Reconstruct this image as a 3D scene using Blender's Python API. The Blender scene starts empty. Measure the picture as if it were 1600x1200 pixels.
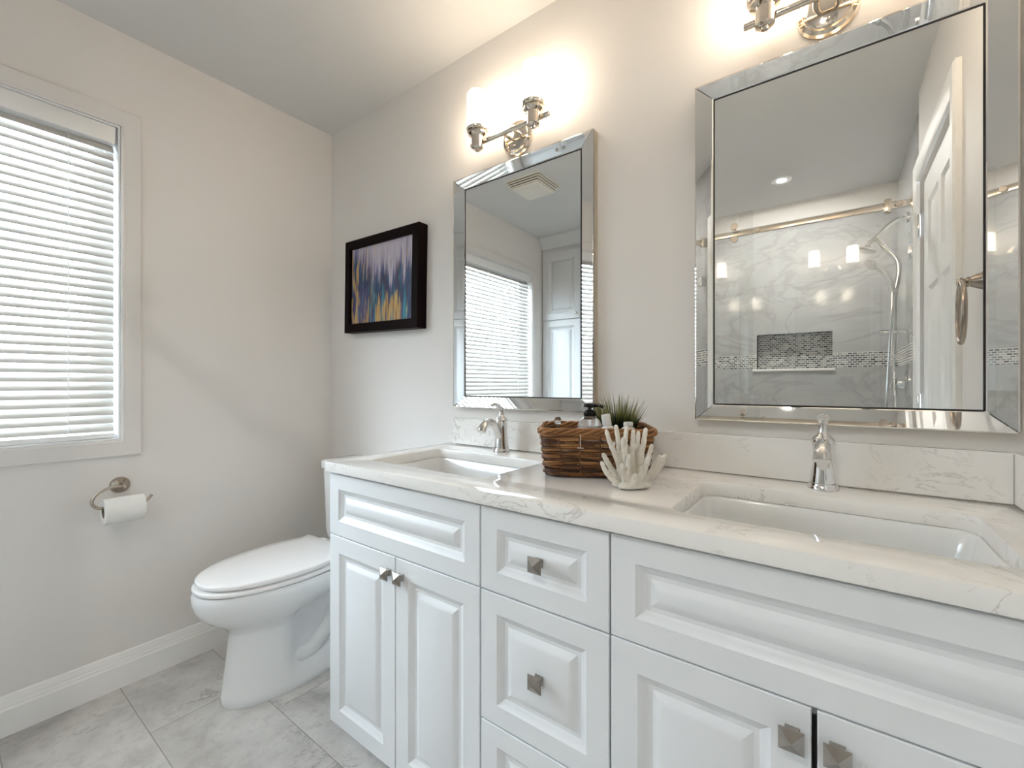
import bpy, bmesh, math, random
from mathutils import Vector, Matrix, noise

random.seed(7)
S = bpy.context.scene
COL = S.collection
PI = math.pi

# ------------------------------------------------------------------ camera
cam_d = bpy.data.cameras.new('camera')
cam = bpy.data.objects.new('camera', cam_d)
COL.objects.link(cam)
cam.location = (2.146, -1.296, 1.126)
cam.rotation_euler = (PI / 2, 0, math.atan2(505, 684))
cam_d.sensor_width = 36.0
cam_d.lens = 684.0 / 1600.0 * 36.0
cam_d.clip_start = 0.02
S.camera = cam

# ------------------------------------------------------------------ world, exposure
S.view_settings.view_transform = 'Standard'
S.view_settings.look = 'None'
S.view_settings.gamma = 1.0
S.view_settings.use_curve_mapping = False
S.view_settings.exposure = 2.32
world = bpy.data.worlds.new('overcast_sky')
S.world = world
world.use_nodes = True
bg = world.node_tree.nodes['Background']
SKY = 7.2
# bright band of open sky, dimmed overhead as by an added, unseen eave that tones down the slats; darker ground below
wt = world.node_tree
wc = wt.nodes.new('ShaderNodeTexCoord')
wsep = wt.nodes.new('ShaderNodeSeparateXYZ')
wt.links.new(wc.outputs['Generated'], wsep.inputs[0])
wmr = wt.nodes.new('ShaderNodeMapRange')
wmr.inputs[1].default_value = -1.0
wmr.inputs[2].default_value = 1.0
wt.links.new(wsep.outputs[2], wmr.inputs[0])
wr = wt.nodes.new('ShaderNodeValToRGB')
el = wr.color_ramp.elements
el[0].position, el[0].color = 0.44, (0.10, 0.10, 0.10, 1)
el[1].position, el[1].color = 0.50, (0.76, 0.88, 1.0, 1)
for p_, c_ in ((0.80, (0.76, 0.88, 1.0, 1)), (0.87, (0.10, 0.11, 0.12, 1))):
    e_ = el.new(p_)
    e_.color = c_
wt.links.new(wmr.outputs[0], wr.inputs[0])
wt.links.new(wr.outputs[0], bg.inputs['Color'])
bg.inputs['Strength'].default_value = SKY
S.cycles.max_bounces = 14
S.cycles.diffuse_bounces = 8
S.cycles.glossy_bounces = 8
S.cycles.transmission_bounces = 10
S.cycles.transparent_max_bounces = 16
S.cycles.sample_clamp_indirect = 6.0
S.cycles.blur_glossy = 0.5

LAMP_COLOR = (1.0, 0.83, 0.63)
LAMP_STRENGTH = 3.9
POT_POWER = 480.0

# daylight portal in the window opening (guides sky sampling)
pl = bpy.data.lights.new('window_daylight', 'AREA')
pl.shape = 'RECTANGLE'
pl.size = 1.09
pl.size_y = 1.17
pl.cycles.is_portal = True
plo = bpy.data.objects.new('window_daylight', pl)
COL.objects.link(plo)
plo.location = (-0.16, -1.395, 1.50)
plo.rotation_euler = (0, -PI / 2, 0)

# ------------------------------------------------------------------ object helpers
def tag(o, label=None, cat=None, group=None, kind=None):
    if label: o['label'] = label
    if cat: o['category'] = cat
    if group: o['group'] = group
    if kind: o['kind'] = kind
    return o

def thing(name, loc, label=None, cat=None, group=None, kind=None, rz=0.0):
    o = bpy.data.objects.new(name, None)
    COL.objects.link(o)
    o.empty_display_size = 0.05
    o.location = loc
    o.rotation_euler = (0, 0, rz)
    return tag(o, label, cat, group, kind)

def finish(bm, smooth=35, recalc=True):
    if recalc:
        bmesh.ops.recalc_face_normals(bm, faces=bm.faces[:])

def obj(name, bm, mat, parent=None, world=False, smooth=35, loc=None, recalc=True):
    """link a bmesh as one mesh object; world=True: built in world space, moved into an unrotated parent"""
    finish(bm, recalc=recalc)
    if world and parent is not None:
        off = parent.location.copy()
        p = parent.parent
        while p is not None:
            off += p.location
            p = p.parent
        if loc is not None:
            off += Vector(loc)
        bmesh.ops.translate(bm, verts=bm.verts[:], vec=-off)
    me = bpy.data.meshes.new(name)
    bm.to_mesh(me)
    bm.free()
    if smooth:
        for p in me.polygons: p.use_smooth = True
        me.set_sharp_from_angle(angle=math.radians(smooth))
    o = bpy.data.objects.new(name, me)
    COL.objects.link(o)
    for m in (mat if isinstance(mat, (list, tuple)) else [mat]):
        me.materials.append(m)
    if parent is not None: o.parent = parent
    if loc is not None: o.location = loc
    return o

def struct(name, bm, mat, smooth=35):
    return tag(obj(name, bm, mat, smooth=smooth), kind='structure')

def copy_tree(o, parent=None):
    c = o.copy()
    COL.objects.link(c)
    if parent is not None: c.parent = parent
    for ch in list(o.children): copy_tree(ch, c)
    return c

def B(): return bmesh.new()

# ------------------------------------------------------------------ shape helpers
def box(bm, x0, x1, y0, y1, z0, z1, bev=0.0, seg=2, mat=0):
    vs = [bm.verts.new(p) for p in ((x0,y0,z0),(x1,y0,z0),(x1,y1,z0),(x0,y1,z0),(x0,y0,z1),(x1,y0,z1),(x1,y1,z1),(x0,y1,z1))]
    fs = [bm.faces.new([vs[i] for i in q]) for q in ((0,3,2,1),(4,5,6,7),(0,1,5,4),(1,2,6,5),(2,3,7,6),(3,0,4,7))]
    for f in fs: f.material_index = mat
    if bev > 0:
        es = list({e for f in fs for e in f.edges})
        bmesh.ops.bevel(bm, geom=es, offset=bev, segments=seg, affect='EDGES', profile=0.5)
    return vs

def loft(bm, loops, closed=True, cap0=True, cap1=True, mat=0):
    rings = [[bm.verts.new(p) for p in lp] for lp in loops]
    n = len(rings[0])
    for a, b in zip(rings, rings[1:]):
        for i in range(n if closed else n - 1):
            j = (i + 1) % n
            f = bm.faces.new((a[i], a[j], b[j], b[i]))
            f.material_index = mat
    if cap0 and closed: bm.faces.new(rings[0][::-1]).material_index = mat
    if cap1 and closed: bm.faces.new(rings[-1]).material_index = mat
    return rings

def lathe(bm, prof, M=Matrix.Identity(4), seg=24, cap0=True, cap1=True):
    """prof: (radius, height) pairs around local z"""
    loops = []
    for r, h in prof:
        loops.append([M @ Vector((max(r, 1e-5) * math.cos(2*PI*i/seg), max(r, 1e-5) * math.sin(2*PI*i/seg), h)) for i in range(seg)])
    return loft(bm, loops, True, cap0, cap1)

def axis_matrix(origin, direction):
    q = Vector((0, 0, 1)).rotation_difference(Vector(direction).normalized())
    return Matrix.Translation(Vector(origin)) @ q.to_matrix().to_4x4()

def catmull(pts, n=8, closed=False):
    P = [Vector(p) for p in pts]
    out = []
    N = len(P)
    rng = range(N) if closed else range(N - 1)
    for i in rng:
        if closed:
            p0, p1, p2, p3 = P[i-1], P[i], P[(i+1) % N], P[(i+2) % N]
        else:
            p0, p1, p2, p3 = P[max(i-1, 0)], P[i], P[i+1], P[min(i+2, N-1)]
        for k in range(n):
            t = k / n
            out.append(0.5 * ((2*p1) + (p2-p0)*t + (2*p0-5*p1+4*p2-p3)*t*t + (3*p1-p0-3*p2+p3)*t**3))
    if not closed: out.append(P[-1])
    return out

def tube(bm, pts, r, seg=10, closed=False, flat=None, up=None):
    """tube along points; r number or list; flat: (sx, sy) ring scale or list of them"""
    P = [Vector(p) for p in pts]
    n = len(P)
    R = r if isinstance(r, (list, tuple)) else [r] * n
    loops = []
    nrm = None
    for i in range(n):
        if closed: t = P[(i+1) % n] - P[i-1]
        else: t = P[min(i+1, n-1)] - P[max(i-1, 0)]
        if t.length < 1e-9: t = Vector((0, 0, 1))
        t.normalize()
        if nrm is None:
            ref = Vector(up) if up is not None else (Vector((0, 0, 1)) if abs(t.z) < 0.9 else Vector((1, 0, 0)))
            nrm = (ref - t * ref.dot(t)).normalized()
        else:
            nrm = nrm - t * nrm.dot(t)
            nrm.normalize()
        b = t.cross(nrm)
        fx, fy = (1, 1) if flat is None else (flat[i] if isinstance(flat, list) else flat)
        loops.append([P[i] + nrm * (R[i]*fy*math.sin(2*PI*k/seg)) + b * (R[i]*fx*math.cos(2*PI*k/seg)) for k in range(seg)])
    if closed:
        loops.append(loops[0])
        rings = [[bm.verts.new(p) for p in lp] for lp in loops[:-1]]
        rings.append(rings[0])
        for a, b2 in zip(rings, rings[1:]):
            for i in range(seg):
                j = (i+1) % seg
                bm.faces.new((a[i], a[j], b2[j], b2[i]))
    else:
        loft(bm, loops)

def rrect(x0, x1, y0, y1, r, seg=6):
    out = []
    for cx, cy, a0 in ((x1-r, y0+r, -PI/2), (x1-r, y1-r, 0), (x0+r, y1-r, PI/2), (x0+r, y0+r, PI)):
        for k in range(seg + 1):
            a = a0 + (PI/2) * k / seg
            out.append((cx + r*math.cos(a), cy + r*math.sin(a)))
    return out

def plate(outer, holes, z0, z1, M=Matrix.Identity(4), bev=0.0):
    """flat plate with holes, as a bmesh (2D curve fill)"""
    c = bpy.data.curves.new('tmp', 'CURVE')
    c.dimensions = '2D'
    c.fill_mode = 'BOTH'
    for lp in [outer] + holes:
        sp = c.splines.new('POLY')
        sp.points.add(len(lp) - 1)
        for p, q in zip(sp.points, lp): p.co = (q[0], q[1], 0, 1)
        sp.use_cyclic_u = True
    c.extrude = (z1 - z0) / 2 - bev
    if bev:
        c.bevel_depth = bev
        c.bevel_resolution = 1
        c.offset = -bev
    o = bpy.data.objects.new('tmp', c)
    COL.objects.link(o)
    dg = bpy.context.evaluated_depsgraph_get()
    me = bpy.data.meshes.new_from_object(o.evaluated_get(dg))
    bm = B()
    bm.from_mesh(me)
    bpy.data.objects.remove(o)
    bpy.data.curves.remove(c)
    bpy.data.meshes.remove(me)
    bmesh.ops.remove_doubles(bm, verts=bm.verts[:], dist=1e-5)
    bmesh.ops.transform(bm, matrix=Matrix.Translation((0, 0, (z0+z1)/2)), verts=bm.verts[:])
    bmesh.ops.transform(bm, matrix=M, verts=bm.verts[:])
    return bm

def panel_face(bm, w, h, rects, prof, t, mp, ch=0.0015):
    """board w x h of thickness t whose front (d=0) carries recessed/raised panels.
    prof: (inset, d) loops, d>0 outwards; mp(u,v,d) -> world"""
    us = sorted({0.0, w, *[r[0] for r in rects], *[r[1] for r in rects]})
    vs = sorted({0.0, h, *[r[2] for r in rects], *[r[3] for r in rects]})
    cache = {}
    def V(u, v, d):
        uu = min(max(u, ch), w-ch) if d == 0 else u
        vv = min(max(v, ch), h-ch) if d == 0 else v
        k = (round(uu, 6), round(vv, 6), round(d, 6))
        if k not in cache: cache[k] = bm.verts.new(mp(uu, vv, d))
        return cache[k]
    for a, b in zip(us, us[1:]):
        for c, d in zip(vs, vs[1:]):
            if any(abs(a-r[0]) < 1e-6 and abs(b-r[1]) < 1e-6 and abs(c-r[2]) < 1e-6 and abs(d-r[3]) < 1e-6 for r in rects):
                last = [V(a, c, 0), V(b, c, 0), V(b, d, 0), V(a, d, 0)]
                for ins, dd in prof:
                    cur = [bm.verts.new(mp(*q, dd)) for q in ((a+ins, c+ins), (b-ins, c+ins), (b-ins, d-ins), (a+ins, d-ins))]
                    for i in range(4):
                        j = (i+1) % 4
                        bm.faces.new((last[i], last[j], cur[j], cur[i]))
                    last = cur
                bm.faces.new(last)
            else:
                bm.faces.new((V(a, c, 0), V(b, c, 0), V(b, d, 0), V(a, d, 0)))
    e = 1e-9
    # sides with a small chamfer to the front
    edge = [(u, 0.0) for u in us[:-1]] + [(w, v) for v in vs[:-1]] + [(u, h) for u in us[:0:-1]] + [(0.0, v) for v in vs[:0:-1]]
    fr = [V(u, v, 0) for u, v in edge]
    s1 = [bm.verts.new(mp(u, v, -ch)) for u, v in edge]
    s2 = [bm.verts.new(mp(u, v, -t)) for u, v in edge]
    n = len(edge)
    for i in range(n):
        j = (i+1) % n
        bm.faces.new((fr[i], s1[i], s1[j], fr[j]))
        bm.faces.new((s1[i], s2[i], s2[j], s1[j]))
    bm.faces.new(s2[::-1])

def rect_frame(bm, u0, u1, v0, v1, prof, mp):
    """mitred moulding around a rectangle; prof: (offset outwards, height)"""
    loops = []
    for o, d in prof:
        loops.append([mp(u0-o, v0-o, d), mp(u1+o, v0-o, d), mp(u1+o, v1+o, d), mp(u0-o, v1+o, d)])
    loops.append(loops[0])
    rings = [[bm.verts.new(p) for p in lp] for lp in loops[:-1]]
    rings.append(rings[0])
    for a, b in zip(rings, rings[1:]):
        for i in range(4):
            j = (i+1) % 4
            bm.faces.new((a[i], a[j], b[j], b[i]))

# ------------------------------------------------------------------ materials
class NT:
    def __init__(s, name):
        s.m = bpy.data.materials.new(name)
        s.m.use_nodes = True
        s.t = s.m.node_tree
        s.p = s.t.nodes['Principled BSDF']
    def n(s, typ, **kw):
        nd = s.t.nodes.new(typ)
        for k, v in kw.items():
            if k.startswith('_'): setattr(nd, k[1:], v)
            else: nd.inputs[k.replace('__', ' ')].default_value = v
        return nd
    def l(s, a, b): s.t.links.new(a, b)
    def coord(s, kind='Object'): return s.n('ShaderNodeTexCoord').outputs[kind]
    def mapping(s, src, scale=(1,1,1), loc=(0,0,0), rot=(0,0,0)):
        m = s.n('ShaderNodeMapping')
        m.inputs['Scale'].default_value = scale
        m.inputs['Location'].default_value = loc
        m.inputs['Rotation'].default_value = rot
        s.l(src, m.inputs['Vector'])
        return m.outputs[0]
    def noise(s, src, scale, detail=4, rough=0.55, dist=0.0):
        nd = s.n('ShaderNodeTexNoise', Scale=scale, Detail=detail, Roughness=rough, Distortion=dist)
        s.l(src, nd.inputs['Vector'])
        return nd.outputs['Fac']
    def ramp(s, src, stops):
        r = s.n('ShaderNodeValToRGB')
        el = r.color_ramp.elements
        while len(el) > 1: el.remove(el[-1])
        for i, (p, c) in enumerate(stops):
            e = el[0] if i == 0 else el.new(p)
            e.position = p
            e.color = (c, c, c, 1) if isinstance(c, (int, float)) else (*c, 1)
        s.l(src, r.inputs[0])
        return r.outputs[0]
    def math(s, op, a, b=0.0, c=0.0):
        nd = s.n('ShaderNodeMath', _operation=op)
        for i, v in enumerate((a, b, c)):
            if isinstance(v, (int, float)): nd.inputs[i].default_value = v
            else: s.l(v, nd.inputs[i])
        return nd.outputs[0]
    def mix(s, fac, a, b, blend='MIX'):
        nd = s.n('ShaderNodeMix', _data_type='RGBA', _blend_type=blend)
        for sk, v in ((nd.inputs[0], fac), (nd.inputs[6], a), (nd.inputs[7], b)):
            if isinstance(v, (int, float)): sk.default_value = v
            elif isinstance(v, tuple): sk.default_value = (*v, 1)
            else: s.l(v, sk)
        return nd.outputs[2]
    def bump(s, h, strength=0.1, dist=0.01):
        b = s.n('ShaderNodeBump', Strength=strength, Distance=dist)
        s.l(h, b.inputs['Height'])
        s.l(b.outputs[0], s.p.inputs['Normal'])
    def set(s, **kw):
        for k, v in kw.items():
            sk = s.p.inputs[k.replace('__', ' ')]
            if isinstance(v, (int, float)): sk.default_value = v
            elif isinstance(v, tuple): sk.default_value = (*v, 1)
            else: s.l(v, sk)
        return s

def simple(name, col, rough=0.5, metal=0.0, var=0.03, scale=6.0, **kw):
    t = NT(name)
    n = t.noise(t.coord(), scale, 3)
    lo = tuple(c * (1 - var) for c in col)
    hi = tuple(min(1, c * (1 + var)) for c in col)
    c = t.ramp(n, [(0.3, lo), (0.7, hi)])
    t.set(Base__Color=c, Roughness=rough, Metallic=metal, **kw)
    return t.m

WALL_C = (0.78, 0.752, 0.725)
def wall_mat():
    t = NT('wall_paint')
    co = t.coord()
    n = t.noise(co, 2.5, 2)
    t.set(Base__Color=t.ramp(n, [(0.3, tuple(c*0.985 for c in WALL_C)), (0.7, WALL_C)]), Roughness=0.62)
    t.bump(t.noise(co, 420, 2), 0.04, 0.002)
    return t.m
M_wall = wall_mat()
def ceil_mat():
    t = NT('ceiling_paint')
    co = t.coord()
    t.set(Base__Color=t.ramp(t.noise(co, 3, 2), [(0.3, (0.675, 0.67, 0.66)), (0.7, (0.685, 0.68, 0.67))]), Roughness=0.85)
    t.bump(t.noise(co, 300, 2), 0.05, 0.002)
    return t.m
M_ceil = ceil_mat()
M_trim = simple('trim_white_paint', (0.90, 0.885, 0.865), 0.35, var=0.01)
M_casing = simple('window_casing_paint', (0.73, 0.705, 0.68), 0.4, var=0.01)
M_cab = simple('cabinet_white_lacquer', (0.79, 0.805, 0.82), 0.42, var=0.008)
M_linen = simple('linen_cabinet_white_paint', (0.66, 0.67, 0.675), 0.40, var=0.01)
M_door = simple('door_white_paint', (0.86, 0.855, 0.84), 0.4, var=0.01)
M_dark = simple('slot_shade_black', (0.02, 0.02, 0.02), 0.8)  # stands in for the shade inside the fan slots
M_porc = simple('white_porcelain', (0.85, 0.86, 0.86), 0.09, var=0.005, Coat__Weight=0.4, Coat__Roughness=0.04)
M_seat = simple('toilet_seat_plastic', (0.90, 0.89, 0.885), 0.22, var=0.005)
M_chrome = simple('polished_chrome', (0.80, 0.80, 0.80), 0.06, 1.0, var=0.01)
M_nickel = simple('polished_nickel', (0.72, 0.66, 0.58), 0.10, 1.0, var=0.02)
M_satin = simple('satin_nickel', (0.46, 0.40, 0.34), 0.26, 1.0, var=0.06, scale=30)
M_knob = simple('pewter_knob', (0.36, 0.33, 0.30), 0.30, 1.0, var=0.1, scale=60)
M_champ = simple('champagne_metal', (0.66, 0.60, 0.50), 0.28, 1.0, var=0.03)
M_mirror = simple('mirror_silvering', (0.88, 0.90, 0.90), 0.0, 1.0, var=0.002)
M_strip = simple('bevel_mirror_silvering', (0.86, 0.865, 0.86), 0.012, 1.0, var=0.002)
M_black = simple('black_gloss_plastic', (0.012, 0.011, 0.012), 0.25)
M_rubber = simple('mirror_edge_black', (0.015, 0.014, 0.014), 0.5)
M_frame = simple('black_espresso_frame', (0.007, 0.003, 0.003), 0.45, var=0.2, Specular__IOR__Level=0.06)
M_paper = simple('toilet_paper', (0.83, 0.815, 0.79), 0.95, var=0.02, scale=40)
M_card = simple('cardboard_core', (0.30, 0.24, 0.18), 0.9)
M_white_plastic = simple('white_plastic', (0.82, 0.82, 0.81), 0.3, var=0.01)
M_fan = simple('ivory_fan_plastic', (0.80, 0.77, 0.70), 0.45, var=0.02)
M_vinyl = simple('white_vinyl_sash', (0.80, 0.80, 0.80), 0.3, var=0.01)
M_pot = simple('dark_plant_pot', (0.02, 0.018, 0.016), 0.6)

def coral_mat():
    t = NT('coral_chalk')
    co = t.coord()
    n = t.noise(co, 60, 4)
    t.set(Base__Color=t.ramp(n, [(0.3, (0.74, 0.70, 0.62)), (0.7, (0.84, 0.81, 0.75))]), Roughness=0.8)
    t.bump(t.noise(co, 260, 3), 0.5, 0.003)
    return t.m
M_coral = coral_mat()

def blind_mat():
    t = NT('blind_slat_vinyl')
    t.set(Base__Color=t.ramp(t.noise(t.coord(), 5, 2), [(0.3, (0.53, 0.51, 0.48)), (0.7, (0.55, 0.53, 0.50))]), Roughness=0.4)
    tr = t.n('ShaderNodeBsdfTranslucent')
    tr.inputs['Color'].default_value = (0.80, 0.77, 0.72, 1)
    mx = t.n('ShaderNodeMixShader')
    mx.inputs[0].default_value = 0.02
    t.l(t.p.outputs[0], mx.inputs[1])
    t.l(tr.outputs[0], mx.inputs[2])
    t.l(mx.outputs[0], t.t.nodes['Material Output'].inputs['Surface'])
    return t.m
M_blind = blind_mat()

def pane_mat(name, tint, refl=1.0):
    t = NT(name)
    tr = t.n('ShaderNodeBsdfTransparent')
    tr.inputs['Color'].default_value = (*tint, 1)
    gl = t.n('ShaderNodeBsdfGlossy', Roughness=0.0)
    fr = t.n('ShaderNodeFresnel', IOR=1.5)
    geo = t.n('ShaderNodeNewGeometry')
    t.l(t.math('MULTIPLY_ADD', geo.outputs['Backfacing'], 1/1.5 - 1.5, 1.5), fr.inputs['IOR'])   # same reflectance on both faces of a thin pane
    f = t.math('MULTIPLY', fr.outputs[0], refl)
    mx = t.n('ShaderNodeMixShader')
    t.l(f, mx.inputs[0])
    t.l(tr.outputs[0], mx.inputs[1])
    t.l(gl.outputs[0], mx.inputs[2])
    t.l(mx.outputs[0], t.t.nodes['Material Output'].inputs['Surface'])
    return t.m
M_pane = pane_mat('window_glass', (0.97, 0.985, 0.98))
M_shower_glass = pane_mat('shower_glass', (0.985, 0.992, 0.99))

def glass_mat():
    t = NT('clear_bottle_glass')
    t.set(Base__Color=(0.93, 0.96, 0.95), Roughness=0.02, IOR=1.45, Transmission__Weight=1.0)
    return t.m
M_glass = glass_mat()
M_lotion = simple('pale_pink_lotion', (0.80, 0.68, 0.62), 0.35, var=0.02)
M_string = simple('clear_tag_string', (0.85, 0.83, 0.80), 0.4)

def shade_mat():
    t = NT('lit_opal_glass_shade')
    t.set(Base__Color=t.ramp(t.noise(t.coord(), 4, 1), [(0.3, (0.9, 0.88, 0.85)), (0.7, (0.92, 0.9, 0.87))]), Roughness=0.25)
    t.p.inputs['Emission Color'].default_value = (*LAMP_COLOR, 1)
    t.p.inputs['Emission Strength'].default_value = LAMP_STRENGTH
    return t.m
M_shade = shade_mat()
def lens_mat():
    t = NT('lit_downlight_lens')
    t.set(Base__Color=t.ramp(t.noise(t.coord(), 4, 1), [(0.3, (0.9, 0.9, 0.9)), (0.7, (0.92, 0.92, 0.92))]), Roughness=0.4)
    t.p.inputs['Emission Color'].default_value = (1.0, 0.955, 0.89, 1)
    t.p.inputs['Emission Strength'].default_value = POT_POWER
    return t.m
M_lens = lens_mat()

def quartz_mat():
    t = NT('veined_quartz')
    co = t.coord()
    w = t.noise(co, 3.0, 4, 0.6)
    cl = t.ramp(w, [(0.3, (0.86, 0.845, 0.82)), (0.7, (0.92, 0.905, 0.88))])
    v1 = t.noise(t.mapping(co, (1.0, 1.6, 1.6), rot=(0, 0, 0.5)), 5.5, 6, 0.62, 1.4)
    vein = t.ramp(v1, [(0.488, 0.0), (0.499, 1.0), (0.502, 1.0), (0.515, 0.0)])
    gate = t.ramp(t.noise(t.mapping(co, loc=(4.3, 1.1, 2.0)), 4.5, 3), [(0.44, 0.0), (0.58, 1.0)])
    f = t.math('MULTIPLY', t.math('MULTIPLY', vein, gate), 0.55)
    base = t.mix(f, cl, (0.42, 0.39, 0.35))
    sp = t.ramp(t.noise(co, 170, 2), [(0.72, 0.0), (0.8, 0.35)])
    base = t.mix(sp, base, (0.60, 0.58, 0.55))
    t.set(Base__Color=base, Roughness=0.12, Coat__Weight=0.3, Coat__Roughness=0.05)
    return t.m
M_quartz = quartz_mat()

def floor_mat():
    t = NT('gray_marble_floor_tile')
    co = t.coord()
    sep = t.n('ShaderNodeSeparateXYZ')
    t.l(co, sep.inputs[0])
    TY, TX = 0.297, 0.61
    ry = t.math('DIVIDE', t.math('ADD', sep.outputs[1], 0.854), TY)
    row = t.math('FLOOR', ry)
    fy = t.math('MULTIPLY', t.math('SUBTRACT', ry, row), TY)
    rx = t.math('DIVIDE', t.math('SUBTRACT', sep.outputs[0], t.math('MULTIPLY_ADD', t.math('ABSOLUTE', row), 0.222, 0.37)), TX)
    colx = t.math('FLOOR', rx)
    fx = t.math('MULTIPLY', t.math('SUBTRACT', rx, colx), TX)
    dx = t.math('MINIMUM', fx, t.math('SUBTRACT', TX, fx))
    dy = t.math('MINIMUM', fy, t.math('SUBTRACT', TY, fy))
    d = t.math('MINIMUM', dx, dy)
    grout = t.ramp(t.math('MULTIPLY', d, 100), [(0.08, 0.8), (0.16, 0.0)])
    # per tile offset of the marbling
    seed = t.math('MULTIPLY_ADD', row, 7.31, t.math('MULTIPLY', colx, 3.77))
    cmb = t.n('ShaderNodeCombineXYZ')
    t.l(sep.outputs[0], cmb.inputs[0]); t.l(sep.outputs[1], cmb.inputs[1]); t.l(seed, cmb.inputs[2])
    p = cmb.outputs[0]
    cloud = t.noise(p, 4.0, 6, 0.62, 0.6)
    base = t.ramp(cloud, [(0.28, (0.40, 0.385, 0.37)), (0.46, (0.60, 0.58, 0.56)), (0.68, (0.74, 0.72, 0.695))])
    fine = t.noise(p, 26, 5, 0.7)
    base = t.mix(t.ramp(fine, [(0.50, 0.0), (0.72, 0.40)]), base, (0.36, 0.34, 0.33))
    vn = t.noise(t.mapping(p, (1.3, 0.8, 1)), 5.5, 8, 0.7, 1.1)
    vein = t.ramp(vn, [(0.485, 0.0), (0.498, 1.0), (0.503, 1.0), (0.52, 0.0)])
    gate = t.ramp(t.noise(t.mapping(p, loc=(2, 5, 1)), 3.2, 2), [(0.5, 0.0), (0.64, 1.0)])
    base = t.mix(t.math('MULTIPLY', t.math('MULTIPLY', vein, gate), 0.55), base, (0.17, 0.16, 0.16))
    base = t.mix(grout, base, (0.27, 0.255, 0.24))
    t.set(Base__Color=base, Roughness=t.ramp(fine, [(0.3, 0.16), (0.8, 0.28)]))
    t.bump(t.math('SUBTRACT', 1.0, grout), 0.35, 0.002)
    return t.m
M_floor = floor_mat()

def shower_tile_mat():
    """large marble slabs with a strip of linear mosaic at one height"""
    t = NT('marble_shower_slab')
    co = t.coord()
    n1 = t.noise(t.mapping(co, (0.8, 0.8, 1.7), rot=(0, 0.5, 0)), 2.1, 6, 0.6, 1.2)
    base = t.ramp(n1, [(0.30, (0.40, 0.402, 0.402)), (0.5, (0.455, 0.456, 0.456)), (0.7, (0.48, 0.481, 0.481))])
    v = t.noise(t.mapping(co, (1.0, 1.0, 1.9), rot=(0, 0.6, 0)), 1.5, 5, 0.55, 0.8)
    vein = t.ramp(v, [(0.475, 0.0), (0.5, 0.38), (0.53, 0.0)])
    base = t.mix(vein, base, (0.27, 0.268, 0.262))
    sep = t.n('ShaderNodeSeparateXYZ')
    t.l(co, sep.inputs[0])
    fz = t.math('FRACT', t.math('DIVIDE', t.math('SUBTRACT', sep.outputs[2], 0.63), 0.61))
    g = t.ramp(fz, [(0.0, 1.0), (0.003, 1.0), (0.006, 0.0)])
    base = t.mix(t.math('MULTIPLY', g, 0.5), base, (0.25, 0.25, 0.245))
    t.set(Base__Color=base, Roughness=0.07)
    return t.m
M_slab = shower_tile_mat()

def mosaic_mat():
    t = NT('gray_brick_mosaic')
    co = t.coord()
    sep = t.n('ShaderNodeSeparateXYZ')
    t.l(co, sep.inputs[0])
    hv = t.math('ADD', sep.outputs[0], sep.outputs[1])
    H, W = 0.0146, 0.027
    rz = t.math('DIVIDE', sep.outputs[2], H)
    row = t.math('FLOOR', rz)
    fz = t.math('SUBTRACT', rz, row)
    u = t.math('ADD', t.math('DIVIDE', hv, W), t.math('MULTIPLY', t.math('MODULO', row, 2.0), 0.5))
    c = t.math('FLOOR', u)
    fu = t.math('SUBTRACT', u, c)
    cmb = t.n('ShaderNodeCombineXYZ')
    t.l(row, cmb.inputs[0]); t.l(c, cmb.inputs[1])
    wn = t.n('ShaderNodeTexWhiteNoise', _noise_dimensions='2D')
    t.l(cmb.outputs[0], wn.inputs['Vector'])
    col = t.ramp(wn.outputs[0], [(0.0, (0.05, 0.055, 0.06)), (0.30, (0.16, 0.17, 0.18)), (0.5, (0.36, 0.36, 0.355)), (0.7, (0.10, 0.105, 0.11)), (0.85, (0.50, 0.48, 0.46))])
    gz = t.math('GREATER_THAN', fz, 0.68)
    gu = t.math('GREATER_THAN', fu, 0.86)
    gr = t.math('MAXIMUM', gz, gu)
    t.set(Base__Color=t.mix(gr, col, (0.70, 0.69, 0.67)), Roughness=t.ramp(gr, [(0.0, 0.08), (1.0, 0.7)]))
    return t.m
M_mosaic = mosaic_mat()

def wicker_mat():
    t = NT('brown_wicker')
    co = t.coord()
    n = t.noise(t.mapping(co, (1, 1, 3)), 22, 4, 0.6)
    at = t.n('ShaderNodeAttribute', _attribute_name='strand')
    f = t.math('MULTIPLY_ADD', at.outputs['Fac'], 0.55, t.math('MULTIPLY', n, 0.5))
    t.set(Base__Color=t.ramp(f, [(0.15, (0.03, 0.011, 0.005)), (0.42, (0.12, 0.045, 0.014)), (0.62, (0.27, 0.115, 0.035)), (0.9, (0.48, 0.25, 0.09))]), Roughness=0.42)
    t.bump(t.noise(co, 180, 3), 0.3, 0.002)
    return t.m
M_wicker = wicker_mat()

def grass_mat():
    t = NT('faux_grass')
    at = t.n('ShaderNodeAttribute', _attribute_name='blade')
    t.set(Base__Color=t.ramp(at.outputs['Fac'], [(0.0, (0.006, 0.010, 0.006)), (0.30, (0.012, 0.028, 0.010)), (0.6, (0.13, 0.16, 0.035)), (0.85, (0.34, 0.31, 0.09)), (1.0, (0.08, 0.12, 0.035))]), Roughness=0.5)
    return t.m
M_grass = grass_mat()

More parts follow.
